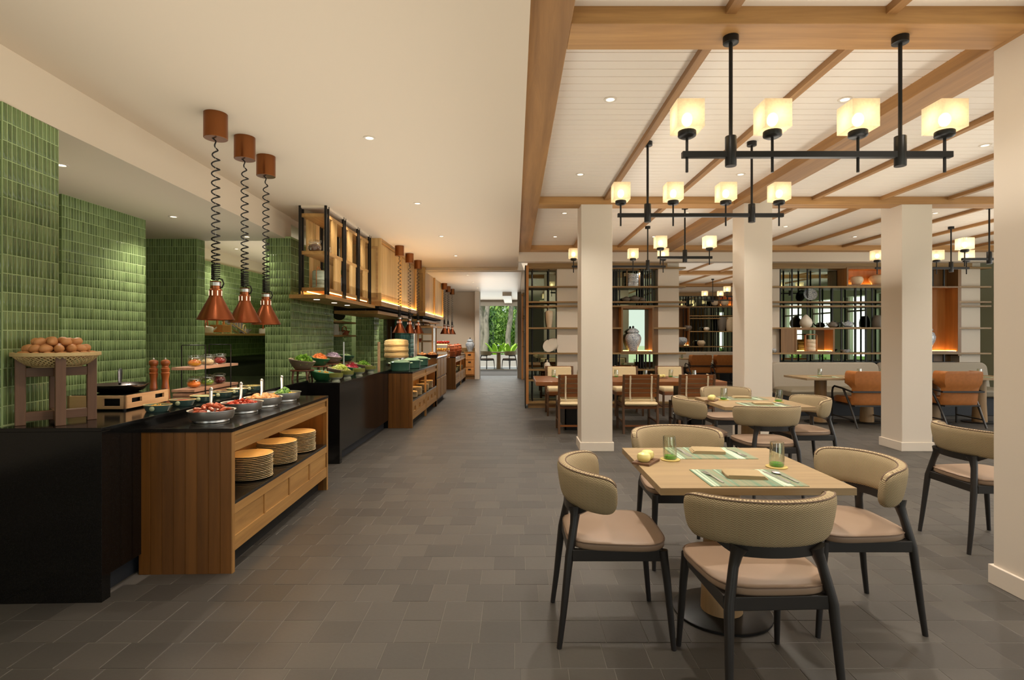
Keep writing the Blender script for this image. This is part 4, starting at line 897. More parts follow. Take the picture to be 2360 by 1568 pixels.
def stool(x, y, lab, h=.13):
    t = thing('riser_stool', lab, 'stool', (x, y, .873), random.uniform(0, .5), 'small wooden riser stools')
    obj('top', M().lathe([(.122,h-.016),(.126,h-.012),(.126,h-.003),(.122,h)], 30), K['stool'], t)
    for k in range(4):
        a = R(20+90*k); obj('leg', M().cyl((.1*math.cos(a), .1*math.sin(a), h-.014), (.118*math.cos(a), .118*math.sin(a), 0), .012, .009, 8), K['stool'], t)
TL = R(8)
for i, (x, y, m, inn, what, nm_, kd, mm, sz, s) in enumerate(((-2.36,6.04,'taupe','straw','green leaf lettuce','leaf_lettuce','leaf','lettuce',.022,1.06),(-2.47,6.85,'gbowl','lime','grated carrot','grated_carrot','shred','carrot',.022,1.0),(-2.5,7.45,'taupe','straw','shredded red cabbage','shredded_cabbage','shred','cabbage',.024,.98),(-2.49,8.0,'gbowl2','gbowl2','sliced cucumber','sliced_cucumber','chip','cucumber',.02,.95))):
    stool(x, y, 'small round wooden riser stool under the bowl of %s' % what)
    bowl(x, y, 1.004, 'tilted %s bowl of %s raised on a stool' % (('taupe', 'green', 'taupe', 'dark green')[i], what), m, inn, TL, s)
    salad(x, y, 1.004, nm_, kd, mm, 'heap of %s in a raised bowl' % what, TL, s, 200, sz, .085 if i < 3 else .045)
for i, (x, y, m, inn, what, nm_, kd, mm, sz, s) in enumerate(((-2.17,6.13,'gbowl','lime','red and yellow peppers','diced_peppers','chip','pepper',.018,1.0),(-2.15,6.66,'taupe','straw','iceberg lettuce','iceberg_lettuce','leaf','ice',.026,1.02),(-2.17,7.2,'gbowl','lime','shredded beetroot','shredded_beetroot','shred','beet',.024,.98),(-2.18,7.8,'taupe','straw','green salad leaves','salad_leaves','leaf','lettuce',.022,1.0))):
    bowl(x, y, .8735, 'tilted %s bowl of %s standing on the granite' % (('green', 'taupe', 'green', 'taupe')[i], what), m, inn, R(9), s)
    salad(x, y, .8735, nm_, kd, mm, 'heap of %s in a bowl on the granite' % what, R(9), s, 170 if i else 90, sz, .075 if i else .04, .105)
for i, (x, y) in enumerate(((-1.965,5.98),(-1.975,6.42),(-1.965,6.86),(-1.975,7.45))):
    t = thing('footed_bowl', 'small olive and grey footed bowl, %s from the counter end' % nm[i], 'bowl', (x, y, .8735), 0, 'small footed bowls')
    obj('foot', M().lathe([(.042,0),(.044,.003),(.036,.02),(.036,.03)], 24), K['pale'], t)
    obj('base_band', M().lathe([(.036,.028),(.06,.038),(.07,.052)], 24, cap=False), K['pale'], t)
    obj('body', M().lathe([(.0702,.052),(.073,.07),(.075,.092),(.073,.092),(.066,.06),(.03,.04),(.002,.038)], 24, cap=False), K['olive'], t)
pg = thing('sneeze_guard', 'wooden post of the glass guard at the end of the salad counter', 'guard', (-1.93, 7.72, .873))
obj('post', M().box(-.016,.016,-.016,.016,0,.42), K['cutting'], pg, bev=.003); obj('pane', M().box(-.5,-.016,-.004,.004,.03,.40), K['pane'], pg, smooth=False)
obj('post', M().cyl((-.5,0,0), (-.5,0,.42), .012), K['steel'], pg)
# casseroles
for i, (x, y) in enumerate(((-1.775,8.42),(-1.735,9.12),(-1.735,9.95))):
    t = thing('casserole', 'round green lidded casserole, %s from us on the cabinet' % nm[i], 'pot', (x, y, .84), R(20), 'green casseroles')
    obj('body', M().lathe([(.13,0),(.14,.006),(.145,.04),(.146,.125),(.15,.13),(.14,.132),(.002,.132)], 34), K['enamel'], t)
    ld = obj('lid', M().lathe([(.151,.13),(.152,.137),(.12,.155),(.06,.172),(.002,.176)], 34), K['enlid'], t)
    obj('knob', M().lathe([(.01,.174),(.012,.185),(.026,.19),(.026,.198),(.002,.202)], 18), K['black'], ld)
    for s in (-1, 1):
        obj('handle', M().tube([(s*.145,-.045,.115),(s*.18,-.04,.12),(s*.188,0,.122),(s*.18,.04,.12),(s*.145,.045,.115)], .009, 8), K['enlid'], t)
# bamboo steamers
t = thing('steamer_pot', 'steel steamer pot under the bamboo steamers', 'steamer', (-2.08, 9.55, .873))
obj('pot', M().lathe([(.17,.03),(.18,.03),(.18,.13),(.17,.13)], 26), K['steel'], t)
for k in range(3): obj('leg', M().cyl((.15*math.cos(k*2.1), .15*math.sin(k*2.1), 0), (.15*math.cos(k*2.1), .15*math.sin(k*2.1), .05), .012), K['cutting'], t)
for k in range(3):
    s = thing('bamboo_steamer', 'large round bamboo steamer, %s of the stack' % ('bottom', 'middle', 'top')[k], 'steamer', (-2.08, 9.55, 1.004+k*.098), k*.7, 'stacked bamboo steamers')
    obj('wall', M().ring(.195,.205,0,.097,36), K['bamboo2'], s); obj('band', M().ring(.204,.2105,.004,.024,36), K['bamboo3'], s); obj('band', M().ring(.204,.212,.030,.052,36), K['bamboo2'], s)
    obj('bottom', M().lathe([(.195,.01),(.195,.015)], 30), K['bamboo'], s)
obj('domed_cover', M().lathe([(.195,0),(.19,.01),(.12,.025),(.002,.032)], 30), K['bamboo'], None, 'woven domed lid on the bamboo steamer stack', 'lid', loc=(-2.08, 9.55, 1.299))
# tall cabinet: display case, brown dishes
t = thing('display_case', 'wood framed glass display case with a plate shelf', 'case', (-2.02, 11.35, .97))
W_, D_, H_ = .30, .5, .60
for x in (0, W_):
    for y in (0, D_): obj('post', M().box(x-.015,x+.015,y-.015,y+.015,0,H_), K['oak_z'], t)
obj('top', M().box(-.02,W_+.02,-.02,D_+.02,H_-.02,H_+.01), K['oak_x'], t); obj('header', M().box(0,W_,-.012,.0,H_-.14,H_-.02), K['grey'], t); obj('header_rail', M().box(0,W_,-.014,.012,H_-.16,H_-.14), K['oak_x'], t)
obj('shelf', M().box(0,W_,0,D_,.28,.295), K['oak_x'], t); obj('pane', M().box(0,W_,-.004,.0,.0,H_-.15), K['pane'], t, smooth=False); obj('pane', M().box(W_,W_+.004,0,D_,.0,H_-.02), K['pane'], t, smooth=False)
obj('plate', M().lathe([(.06,0),(.12,.02),(.12,.024),(.002,.01)], 20), K['ceram'], None, 'white plate on the shelf of the display case', 'plate', loc=(-1.87, 11.55, 1.266))
for i, (x, y) in enumerate(((-1.86,10.95),(-1.66,10.98),(-1.72,11.22))):
    obj('brown_dish', M().lathe([(.09,0),(.12,.03),(.125,.04),(.11,.035),(.002,.02)], 24), mat('brown_glaze%d' % i, '#5d3222', .3), None, 'brown glazed baking dish on the tall cabinet, %s one' % nm[i], 'dish', 'brown baking dishes', loc=(x, y, .97))
    food('baked_gratin', bits(20, .085, .085, .05, .024, 'ball', .02), M_['roast'], 'baked food in brown dish, %s one' % nm[i], (x, y, .97))
t = thing('fruit_rack', 'lit wooden tier rack of fruit behind the clay pots', 'rack', (-1.98, 13.4, .84))
for z in (0, .16, .34): obj('shelf', M().box(0,.34,0,.3,z,z+.02), K['niche_z'], t)
for x in (0, .32):
    for y in (0, .28): obj('post', M().box(x,x+.02,y,y+.02,0,.36), K['niche_z'], t)
obj('led_strip', M().box(.03,.31,.02,.03,.33,.335), K['led'], t)
counter('buffet_counter', 'stone counter behind the clay pot cabinet carrying the fruit rack', -2.2, -1.89, 12.9, 16.4, .84, 'stone', False)
for i, (z, n_, m) in enumerate(((.36,9,'tomato'),(.18,8,'corn'),(.02,8,'roast'))):
    for k in range(n_): obj('fruit', M().ell((0,0,.032), (.034,.034,.032), 10, 7), M_[m], None, '%s fruit on the %s level of the lit rack' % (('red', 'yellow', 'brown')[i], ('top', 'middle', 'bottom')[i]), 'fruit', '%s fruit on the lit rack' % ('red', 'yellow', 'brown')[i], loc=(-1.93+.07*(k % 5)-.0, 13.46+.08*(k//5), .84+z))
for i, (x, y) in enumerate(((-1.74,14.75),(-1.72,15.55),(-1.70,16.2))):
    t = thing('clay_pot', 'terracotta pot with lid, %s of the three on the far cabinet' % nm[i], 'pot', (x, y, .84), 0, 'terracotta pots')
    s_ = (1, 1.02, 1.08)[i]
    obj('burner', M().lathe([(.075*s_,0),(.08*s_,.005),(.10*s_,.10),(.115*s_,.135),(.105*s_,.14)], 22), K['clay'], t)
    obj('body', M().lathe([(.07*s_,.135),(.105*s_,.17),(.11*s_,.22),(.09*s_,.255),(.1*s_,.268)], 22), K['clay'], t)
    obj('lid', M().lathe([(.105*s_,.268),(.107*s_,.275),(.05*s_,.298),(.022*s_,.305),(.025*s_,.32),(.002,.325)], 22), K['clay'], t)
# chest of drawers with ginger jar
t = thing('drawer_chest', 'wooden chest of three drawers against the end wall', 'chest', (-1.62, 17.4, 0))
obj('body', M().box(0,.33,.01,.48,.12,.87), K['niche_z'], t); obj('top', M().box(-.01,.34,0,.49,.87,.885), K['shelf_x'], t); obj('plinth', M().box(0,.33,.04,.46,0,.12), K['shelf_z'], t); obj('backboard', M().box(-.2,.34,.47,.49,.87,1.0), K['shelf_x'], t)
for k in range(3):
    d = obj('drawer', M().box(.02,.31,-.008,.01,.16+k*.235,.375+k*.235), K['niche_z'], t, bev=.004); obj('handle', M().box(.12,.21,-.016,-.008,.30+k*.235,.335+k*.235), K['black'], d)
def ginger(loc, s, lab, m='porc', grp=None):
    t = thing('ginger_jar', lab, 'vase', loc, 0, grp)
    obj('body', M().lathe([(.085*s,0),(.09*s,.01*s),(.095*s,.05*s),(.15*s,.18*s),(.165*s,.26*s),(.14*s,.33*s),(.10*s,.36*s),(.095*s,.375*s)], 28), K[m], t)
    ld = obj('lid', M().lathe([(.115*s,.372*s),(.12*s,.38*s),(.118*s,.40*s),(.085*s,.44*s),(.04*s,.462*s),(.02*s,.468*s)], 26), K[m], t)
    obj('finial', M().lathe([(.012*s,.465*s),(.026*s,.485*s),(.02*s,.502*s),(.002,.515*s)], 14), K['black'], ld)
ginger((-1.45, 17.55, .885), .88, 'blue and white ginger jar on the far drawer chest', 'porc2')
sg = obj('wall_sign', M().box(-.04,.04,-.006,0,-.05,.05), K['red'], None, 'small red sign on the white wall by the teal pillar', 'sign', loc=(-2.22, 12.79, 1.28))
# ------------------------------------------------------------------ copper heat lamps
def heat_lamp(x, y, zr, lab, grp, ztop=2.9):
    t = thing('heat_lamp', lab, 'lamp', (x, y, zr), 0, grp)
    H = ztop-zr
    obj('canopy', M().lathe([(.073,-.172),(.0755,-.17),(.0755,0)], 28, (0, 0, H)), K['canopy'], t)
    sh = obj('lamp_shade', M().lathe([(.115,0),(.117,.002),(.117,.006),(.043,.155),(.041,.163),(.041,.205),(.036,.212),(.034,.214),(.034,.262),(.036,.266)], 36, cap=False).lathe([(.113,.003),(.04,.155),(.002,.158)], 36, cap=False), K['copper'], t)
    for k in range(8):
        a = k*PI/4; obj('vent_slot', M().obox((.0412*math.cos(a), .0412*math.sin(a), .184), (.002, .006, .034), (0, 0, a)), K['rimglow'], sh)
    obj('collar', M().ring(.02, .0355, .235, .258, 24), K['steel'], t); obj('cap', M().lathe([(.034,.262),(.02,.268),(.004,.268)], 20), K['copper'], t)
    obj('heat_bulb', M().ell((0, 0, .06), (.035, .035, .045), 14, 8), K['heat'], sh)
    z0, z1 = .275, H-.185; n = 24; pts = []
    for i in range(n*14+1):
        u = i/(n*14); zz = z0+(z1-z0)*(.10*min(1, u/.3)*1+ (0 if u < .3 else (u-.3)/.7)**1.35*.9)
        a = 2*PI*n*u; r = .025*min(1, (1-u)*14)*min(1, u*40+.4); pts.append((r*math.cos(a), r*math.sin(a), zz))
    pts.append((-.02, -.02, H-.165))
    obj('coiled_cord', M().tube(pts, .0048, 6), K['cord'], t, ang=80)
    obj('cord_tail', M().tube([(.02,0,.285),(.045,.0,.28),(.055,0,.25),(.045,0,.225),(.034,0,.222)], .005, 6), K['cord'], t)
    obj('wire', M().cyl((0,0,.26), (0,0,H-.1), .0012, n=5), K['steel'], t)
    d = light('SPOT', 'heat_beam', (x, y, zr+.012), (0, 0, 0), 11, (1, .78, .55), spot_size=R(150), spot_blend=.6, shadow_soft_size=.05)
for i, (x, y) in enumerate(((-2.056,3.74),(-2.075,4.18),(-2.113,4.62))): heat_lamp(x, y, 1.483-.006*i, 'copper cone heat lamp on coiled cord over the steel pans, %s from us' % nm[i], 'heat lamps over the steel pans')
for i, (x, y) in enumerate(((-1.95,9.19),(-1.947,10.05),(-1.952,10.95))): heat_lamp(x, y, 1.43, 'copper cone heat lamp over the green casseroles, %s from us' % nm[i], 'heat lamps over the casseroles')
for i, (x, y) in enumerate(((-1.93,14.9),(-1.94,15.8),(-1.93,16.7))): heat_lamp(x, y, 1.44, 'copper cone heat lamp over the clay pots, %s from us' % nm[i], 'heat lamps over the clay pots', 2.83)
# ------------------------------------------------------------------ hanging shelf unit
t = thing('hanging_shelf', 'ceiling-hung oak shelf with black posts and groups of slats over the salad counter', 'shelf', (-2.21, 6.36, 1.81))
W, L, Z = .30, 1.95, 1.81
PY = (0, .64, 1.27, 1.87)
for y in PY:
    for x in (-W, 0):
        for dy in (0, .075):
            xx = x+(.012 if dy and x == 0 else 0)*0
            obj('post', M().box(xx-.013, xx+.013, y+dy-.013, y+dy+.013, .02, 2.9-Z), K['black'], t)
for z, n_ in ((2.775-Z, 'top_board'), (2.335-Z, 'middle_board'), (1.905-Z, 'lower_board')):
    obj(n_, M().box(-W+.002, -.002, -.0+.02, L, z, z+.04), K['oak_y'], t, bev=.002)
obj('tray', M().box(-W-.09, .035, -.10, L+.16, 0, .045), K['oak_y'], t, bev=.003)
obj('tray_rim', M().box(-W-.01, -W+.005, 0, L, .045, .09), K['oak_y'], t)
obj('led_strip', M().box(-W+.04, -W+.055, .1, L-.05, 1.898-Z, 1.903-Z).box(-.05, -.035, .1, L-.05, 1.898-Z, 1.903-Z), K['led'], t)
def slats(y0, n, x, z0, z1, wide=0):
    if wide: obj('panel', M().box(x-.008, x+.008, y0-.11, y0-.015, z0, z1), K['lit_hood_z'], t)
    for k in range(n): obj('slat', M().box(x-.011, x+.011, y0+.05*k, y0+.05*k+.016, z0, z1), K['lit_hood_z'], t)
for b in range(3):
    y0 = PY[b]+.075
    slats(y0+.16, 4, -.012, 2.375-Z, 2.775-Z); slats(y0+.36, 3, -.012, 1.945-Z, 2.335-Z, 1)
    slats(y0+.1, 5, -W+.012, 2.375-Z, 2.775-Z); slats(y0+.3, 5, -W+.012, 1.945-Z, 2.335-Z, 1)
    obj('panel', M().box(-W+.0, -W+.015, y0+.38, y0+.52, 2.375-Z, 2.775-Z), K['lit_hood_z'], t)
for i, y in enumerate((.12, .75, 1.3)):
    light('SPOT', 'shelf_fill', (-2.05, 6.36+y, 2.86), aim((-2.05, 6.36+y, 2.86), (-2.3, 6.36+y, 2.3)), 14, WARM2, spot_size=R(110), spot_blend=1, shadow_soft_size=.05)  # unseen spots added to brighten the hanging shelf
    obj('spot_lens', M().lathe([(.035,-.002),(.035,.001)], 16, (-.15, y, 0)), K['lamp'], t); light('SPOT', 'tray_beam', (-2.36, 6.36+y, 1.80), (0, 0, 0), 16, WARM2, spot_size=R(120), spot_blend=.8, shadow_soft_size=.04)
struct('wall_panel', M().box(-2.52, -2.2, 6.35, 8.3, 2.875, 2.9), K['ceil'], 'ceiling pad above the hanging shelf', cat='panel')
jar((-2.38, 6.46, 2.375), 'tall glass jar of brown spices on the middle board of the hanging shelf', 1.5); food('spices', M().ell((0,0,.05), (.07,.07,.045), 14, 8).lathe([(.05,.005),(.07,.03),(.07,.06),(.05,.08)], 14), M_['spice'], 'brown spices in the jar on the hanging shelf', (-2.38, 6.46, 2.375))
jar((-2.27, 6.62, 2.375), 'smaller glass jar beside the spice jar on the hanging shelf', 1.0)
def tiffin(x, y, z, lab, n=4, r=.075, m='pale'):
    t = thing('tiffin_carrier', lab, 'tiffin', (x, y, z), 0, 'tiffin carriers')
    for k in range(n): obj('tier', M().lathe([(r*.97,.05*k),(r,.05*k+.004),(r,.05*k+.042),(r*.96,.05*k+.047),(r*.96,.05*k+.05)], 24), K[m], t)
    obj('lid', M().lathe([(r*.97,.05*n),(r,.05*n+.006),(r*.8,.05*n+.02),(.002,.05*n+.026)], 24), K[m], t)
    obj('strap', M().tube([(0,-r-.006,.02),(0,-r-.008,.05*n),(0,-r*.6,.05*n+.045),(0,0,.05*n+.06),(0,r*.6,.05*n+.045),(0,r+.008,.05*n),(0,r+.006,.02)], .009, 6, flat=.4), K['orange'], t)
tiffin(-2.36, 6.55, 1.945, 'pale green tiffin carrier with orange strap on the hanging shelf')
tiffin(-2.34, 7.3, 1.945, 'brown tiffin carrier deeper in the hanging shelf', 4, .06, 'dkcer')
# ------------------------------------------------------------------ wooden hoods
def hood(x0, x1, y0, y1, zb, lab, n):
    t = thing('wooden_hood', lab, 'hood', (x1, y0, zb))
    L, H, Wd = y1-y0, 2.9-zb, x1-x0
    obj('end_panel', M().box(-Wd, 0, 0, .03, .0, H), K['lit_hood_z'], t, bev=.002); obj('end_panel', M().box(-Wd, 0, L-.03, L, 0, H), K['lit_hood_z'], t)
    obj('end_trim', M().box(-Wd*.85, -.05, -.006, 0, H-.16, H-.13).box(-Wd*.85, -Wd*.8, -.006, 0, .13, H-.16).box(-.08, -.05, -.006, 0, .13, H-.16).box(-Wd*.85, -.05, -.006, 0, .1, .13), K['oak_x'], t)
    bl = L/n
    for i in range(n):
        a = i*bl+.03; b = (i+1)*bl-.02
        npl = 12; pw = (b-a)/npl
        pnl = obj('panel', M().box(-.07, -.05, a, b, .06, H-.05), K['lit_hood_z'], t)
        pm = data('plank', M().box(0, .012, .0015, pw-.0015, .1, H-.06), K['lit_hood_z'], False)
        for k in range(npl): obj('plank', pm, parent=pnl, loc=(-.05, a+k*pw, 0))
        obj('stile', M().box(-.06, 0, b, b+.05, .0, H), K['lit_hood_z'], t)
        obj('led_strip', M().box(-.034, -.022, a+.01, b-.01, .072, .078), K['hoodled'], t)
    obj('top_rail', M().box(-.06, 0, .03, L, H-.05, H), K['oak_y'], t)
    obj('bottom_rail', M().box(-Wd-.002, .003, -.003, L+.003, -.004, .07), K['oak_y'], t, bev=.002)
    obj('filter', M().box(-Wd-.3, -.06, .1, L-.1, -.04, 0), K['dark'], t); obj('rail', M().box(-Wd-.3, -.08, .12, L-.15, -.12, -.07), K['oak_y'], t); obj('bracket', M().box(-Wd-.28, -.3, .2, .24, -.08, 0).box(-Wd-.28, -.3, L-.4, L-.36, -.08, 0), K['black'], t)
for y in (9.2, 10.6, 13.0, 14.3): light('SPOT', 'hood_fill', (-2.4 if y < 12 else -2.2, y, 1.70), (0, 0, 0), 22, WARM2, spot_size=R(140), spot_blend=.8, shadow_soft_size=.05)  # unseen spots added under the hoods to brighten the tiled walls
hood(-2.55, -2.08, 8.46, 11.55, 1.85, 'large oak extraction hood with lit vertical planks, nearer one', 2)
hood(-2.3, -1.98, 12.0, 15.05, 1.83, 'large oak extraction hood with lit vertical planks, farther one', 2)
t = thing('hanging_tray', 'oak tray hung under the farther hood with small glasses', 'tray', (-2.05, 13.2, 1.6))
obj('board', M().box(-.4,.0,0,2.2,0,.05), K['oak_y'], t)
for y in (.1, 1.1, 2.1): obj('post', M().box(-.2,-.18,y,y+.02,.05,.23), K['black'], t); 
obj('rail', M().box(-.39,-.37,0,2.2,.05,.09), K['oak_y'], t)
# ------------------------------------------------------------------ alcove shelf and pots
def board(x0, x1, y0, y1, z, lab, m='oak_y'): return obj('wall_shelf', M().box(x0, x1, y0, y1, z-.035, z), K[m], None, lab, 'shelf', bev=.002)
board(-4.99, -4.7, 8.0, 11.25, 1.42, 'long wooden shelf on the green tiled alcove wall')
board(-3.54, -3.25, 9.2, 11.2, 1.66, 'upper short shelf in the green tiled niche'); board(-3.54, -3.25, 9.2, 11.2, 1.40, 'lower short shelf in the green tiled niche')
def kettle(x, y, z, lab, m='ceram', hm='clay', s=1.0):
    t = thing('kettle', lab, 'pot', (x, y, z), random.uniform(-.5, .5), 'pots on the alcove shelves')
    obj('body', M().lathe([(.09*s,0),(.1*s,.01*s),(.1*s,.09*s),(.095*s,.1*s),(.02*s,.112*s),(.002,.125*s)], 20), K[m], t)
    obj('handle', M().tube([(0,-.09*s,.09*s),(0,-.085*s,.16*s),(0,-.04*s,.20*s),(0,.04*s,.20*s),(0,.085*s,.16*s),(0,.09*s,.09*s)], .011*s, 7), K[hm], t)
    obj('spout', M().tube([(.09*s,0,.05*s),(.13*s,0,.08*s),(.145*s,0,.1*s)], [.016*s,.012*s,.009*s], 7), K[m], t)
kettle(-4.83, 8.52, 1.42, 'grey and white kettle with terracotta handle at the near end of the alcove shelf')
kettle(-4.83, 9.72, 1.42, 'small dark kettle with straw handle on the alcove shelf', 'dkcer', 'bamboo', .8)
kettle(-4.83, 10.5, 1.42, 'pale kettle with terracotta handle at the far end of the alcove shelf')
t = thing('wooden_box', 'wooden serving box with tall handle on the alcove shelf', 'box', (-4.83, 8.93, 1.42), 0)
obj('box', M().box(-.1,.1,-.13,.13,.02,.14), K['niche_z'], t, bev=.003)
for s in (-1, 1): obj('handle_post', M().box(-.012,.012,s*.1-.012,s*.1+.012,.14,.44), K['niche_z'], t)
obj('handle_bar', M().box(-.012,.012,-.12,.12,.44,.465), K['niche_z'], t)
t = thing('plate_rack', 'slanted wooden plate rack on the alcove shelf', 'rack', (-4.83, 9.1, 1.42), 0)
for x in (-.07, .07): obj('rail', M().obox((x, .28, .1), (.014, .56, .016), (R(-18), 0, 0)), K['bamboo'], t); obj('leg', M().box(x-.007,x+.007,.02,.034,0,.18), K['bamboo'], t)
for k in range(6):
    for x in (-.07, .07): obj('peg', M().cyl((x,.06+k*.09,.17-k*.029), (x,.06+k*.09,.27-k*.029), .006, n=6), K['bamboo'], t)
for k in range(5): obj('plate', M().lathe([(.05,0),(.1-.008*k,.015),(.1-.008*k,.019),(.002,.006)], 22), K['dkcer'], None, 'dark plate standing in the wooden plate rack', 'plate', 'dark plates in the plate rack', loc=(-4.83, 9.2+k*.09, 1.42+.27-k*.032), rot=(R(80), 0, 0))
for i, (y, z) in enumerate(((9.5,1.66),(10.3,1.66))): obj('frying_pan', M().lathe([(.1,0),(.14,.04),(.137,.04),(.002,.006)], 24).tube([(.13,0,.035),(.22,0,.06),(.32,0,.08)], .012, 6), K['black'], None, 'black frying pan leaning on the upper niche shelf, %s one' % nm[i], 'pan', 'black pans in the niche', loc=(-3.42, y+.2, z+.14), rot=(R(70), R(0), R(40)))
kettle(-3.4, 9.55, 1.66, 'copper pot on the upper niche shelf', 'copper', 'copper', .8); kettle(-3.4, 10.5, 1.40, 'small pale kettle on the lower niche shelf', 'ceram', 'clay', .7); kettle(-3.4, 10.85, 1.40, 'terracotta kettle on the lower niche shelf', 'clay', 'clay', .85)
for k in range(4): obj('book', M().box(-.1,.1,-.016,.016,0,.2), K['ceram'], None, 'thin pale tray standing upright on the lower niche shelf', 'tray', 'thin trays in the niche', loc=(-3.4, 10.0+.06*k, 1.40))
# ------------------------------------------------------------------ shelf partitions
LV = (2.70, 2.335, 2.045, 1.965, 1.545, 1.06)
def shelf_wall(name, label, x0, x1, y, levels, cuts=()):
    t = thing(name, label, 'shelf', (x0, y, 0))
    for z in levels:
        segs = [(0, x1-x0)]
        for a, b, z0, z1 in cuts:
            if z0 < z-.015 < z1-.01: segs = [q for p, r in segs for q in (((p, a), (b, r)) if p < a and r > b else ((p, r),))]
        for p, r in segs: obj('board', M().box(p, r, 0, .3, z-.03, z), K['shelf_x'], t, bev=.0015)
    obj('top_fascia', M().box(.02, x1-x0-.35, .02, .3, 2.70, 2.776), K['shelf_x'], t)
    return t
def bars(t, xs, z0, z1, y=.14):
    for x in xs: obj('bar', M().box(x-.012, x+.012, y-.012, y+.012, z0, z1), K['black'], t)
def niche(t, x0, x1, z0, z1, back='mirror', d=.31, led=True):
    q = .03
    n = obj('niche', M().box(x0, x0+q, -.008, d, z0, z1).box(x1-q, x1, -.008, d, z0, z1).box(x0+q, x1-q, -.008, d, z0, z0+q).box(x0+q, x1-q, -.008, d, z1-q, z1), K['niche_z'], t, smooth=False)
    obj('niche_trim', M().box(x0, x0+q, -.012, -.008, z0, z1).box(x1-q, x1, -.012, -.008, z0, z1).box(x0+q, x1-q, -.012, -.008, z0, z0+q).box(x0+q, x1-q, -.012, -.008, z1-q, z1), K['shelf_z'], n, smooth=False)
    obj('niche_back', M().box(x0, x1, d-.012, d, z0, z1), K[back], n, smooth=False)
    if led:
        obj('led_strip', M().box(x1-q-.012, x1-q-.004, .03, d-.03, z0+q+.001, z0+q+.006), K['led'], n)
        obj('led_strip', M().box(x0+q+.03, x1-q-.03, d-.05, d-.04, z0+q+.001, z0+q+.006), K['led'], n)
    return n
# first partition (beside the aisle)
s1 = shelf_wall('shelf_partition', 'open wooden shelf partition with black bars between the aisle and the pillar', .22, 3.265, 10.4, LV, ((1.81, 2.43, 1.07, 1.94),))
for z, a, b in ((.745,0,.59),(.745,1.06,2.55),(.545,0,.59),(.12,0,2.9),): obj('board', M().box(a, b, 0, .3, z-.03, z), K['shelf_x'], s1)
obj('side_panel', M().box(-.012, .04, -.004, .45, .08, 2.73), K['niche_z'], s1); obj('side_edge', M().box(-.03, -.012, -.01, .45, .0, 2.73), K['dark'], s1)
obj('plinth', M().box(.03, 2.9, .06, .28, 0, .09), K['oak_x'], s1)
bars(s1, (.115, .43), .12, 2.67); bars(s1, (1.67, 1.71, 1.755, 1.80, 2.21, 2.26, 2.31, 2.385, 2.43), 1.965, 2.67); bars(s1, (1.67, 1.71, 1.755, 1.80, 2.21, 2.26, 2.31, 2.385), .12, 1.03)
for x, z in ((.4, 2.6), (.65, 1.9), (1.75, 2.6), (2.4, 2.6)): light('SPOT', 'shelf_fill', (x, 10.5, z), (R(-12), 0, 0), 9, WARM2, spot_size=R(150), spot_blend=.8, shadow_soft_size=.02)  # spots without fixtures, added to light the partition shelves
mi = obj('mirror', M().box(.04, 2.54, .31, .32, .12, 2.67), K['mirror'], s1, smooth=False)
nz = niche(s1, 1.81, 2.43, 1.06, 1.94)
obj('panel', M().box(1.06, 1.81, .27, .29, 1.06, 1.94), K['shelf_z'], s1); obj('panel', M().box(2.43, 2.54, .1, .29, 1.06, 1.94), K['shelf_z'], s1)
# mirrored partition behind the banquettes
s2 = shelf_wall('shelf_partition', 'mirrored wooden shelf wall with black bars behind the banquettes', 4.88, 9.1, 10.4, LV, ((2.85, 3.6, 1.07, 2.33),))
b2 = [x-4.88 for x in (5.13, 5.36, 5.66, 5.90, 6.14, 6.315, 6.59, 6.79, 6.91, 7.2, 7.45)]
bars(s2, b2[:4], 2.335, 2.67); bars(s2, b2, 1.545, 2.305); bars(s2, b2[4:], 1.03, 1.515); bars(s2, b2+[3.05, 3.2, 3.42], .8, 1.03); bars(s2, (3.05, 3.2, 3.42), 2.335, 2.67)
obj('mirror', M().box(.22, 2.85, .31, .32, .6, 2.67), K['mirror'], s2, smooth=False)
obj('bottom_rail', M().box(.22, 3.6, .1, .2, .86, .885), K['black'], s2)
niche(s2, 1.45, 2.6, 2.335, 2.69, 'niche_z'); niche(s2, .47, 1.22, 1.06, 1.53, 'mirror'); niche(s2, 2.85, 3.6, 1.06, 2.33, 'niche_z')
obj('panel', M().box(.2, .47, .0, .02, 1.06, 1.515), K['shelf_z'], s2); obj('panel', M().box(3.6, 3.66, .02, .3, 1.0, 2.7), K['shelf_z'], s2)
obj('back_panel', M().box(2.85, 3.68, .3, .32, .6, 2.7), K['shelf_z'], s2)
# far partition
s3 = shelf_wall('shelf_partition', 'mirrored shelf wall at the back of the second dining room', .22, 9.0, 17.4, LV, ((4.65, 5.36, 1.07, 2.31),))
b3 = [x-.22 for x in (5.42, 5.52, 5.60, 5.68, 5.9, 6.0, 6.12, 6.3, 6.45, 6.52, 6.68, 6.85, 6.98, 7.15)]
bars(s3, b3, .8, 2.67); obj('mirror', M().box(4.7, 8, .31, .32, .6, 2.67), K['mirror'], s3, smooth=False)
niche(s3, 4.65, 5.36, 1.06, 2.31, 'shelf_z'); niche(s3, 6.3, 7.2, 2.335, 2.69, 'niche_z')
obj('side_panel', M().box(-.012, .04, 0, .3, 0, 2.73), K['niche_z'], s3)
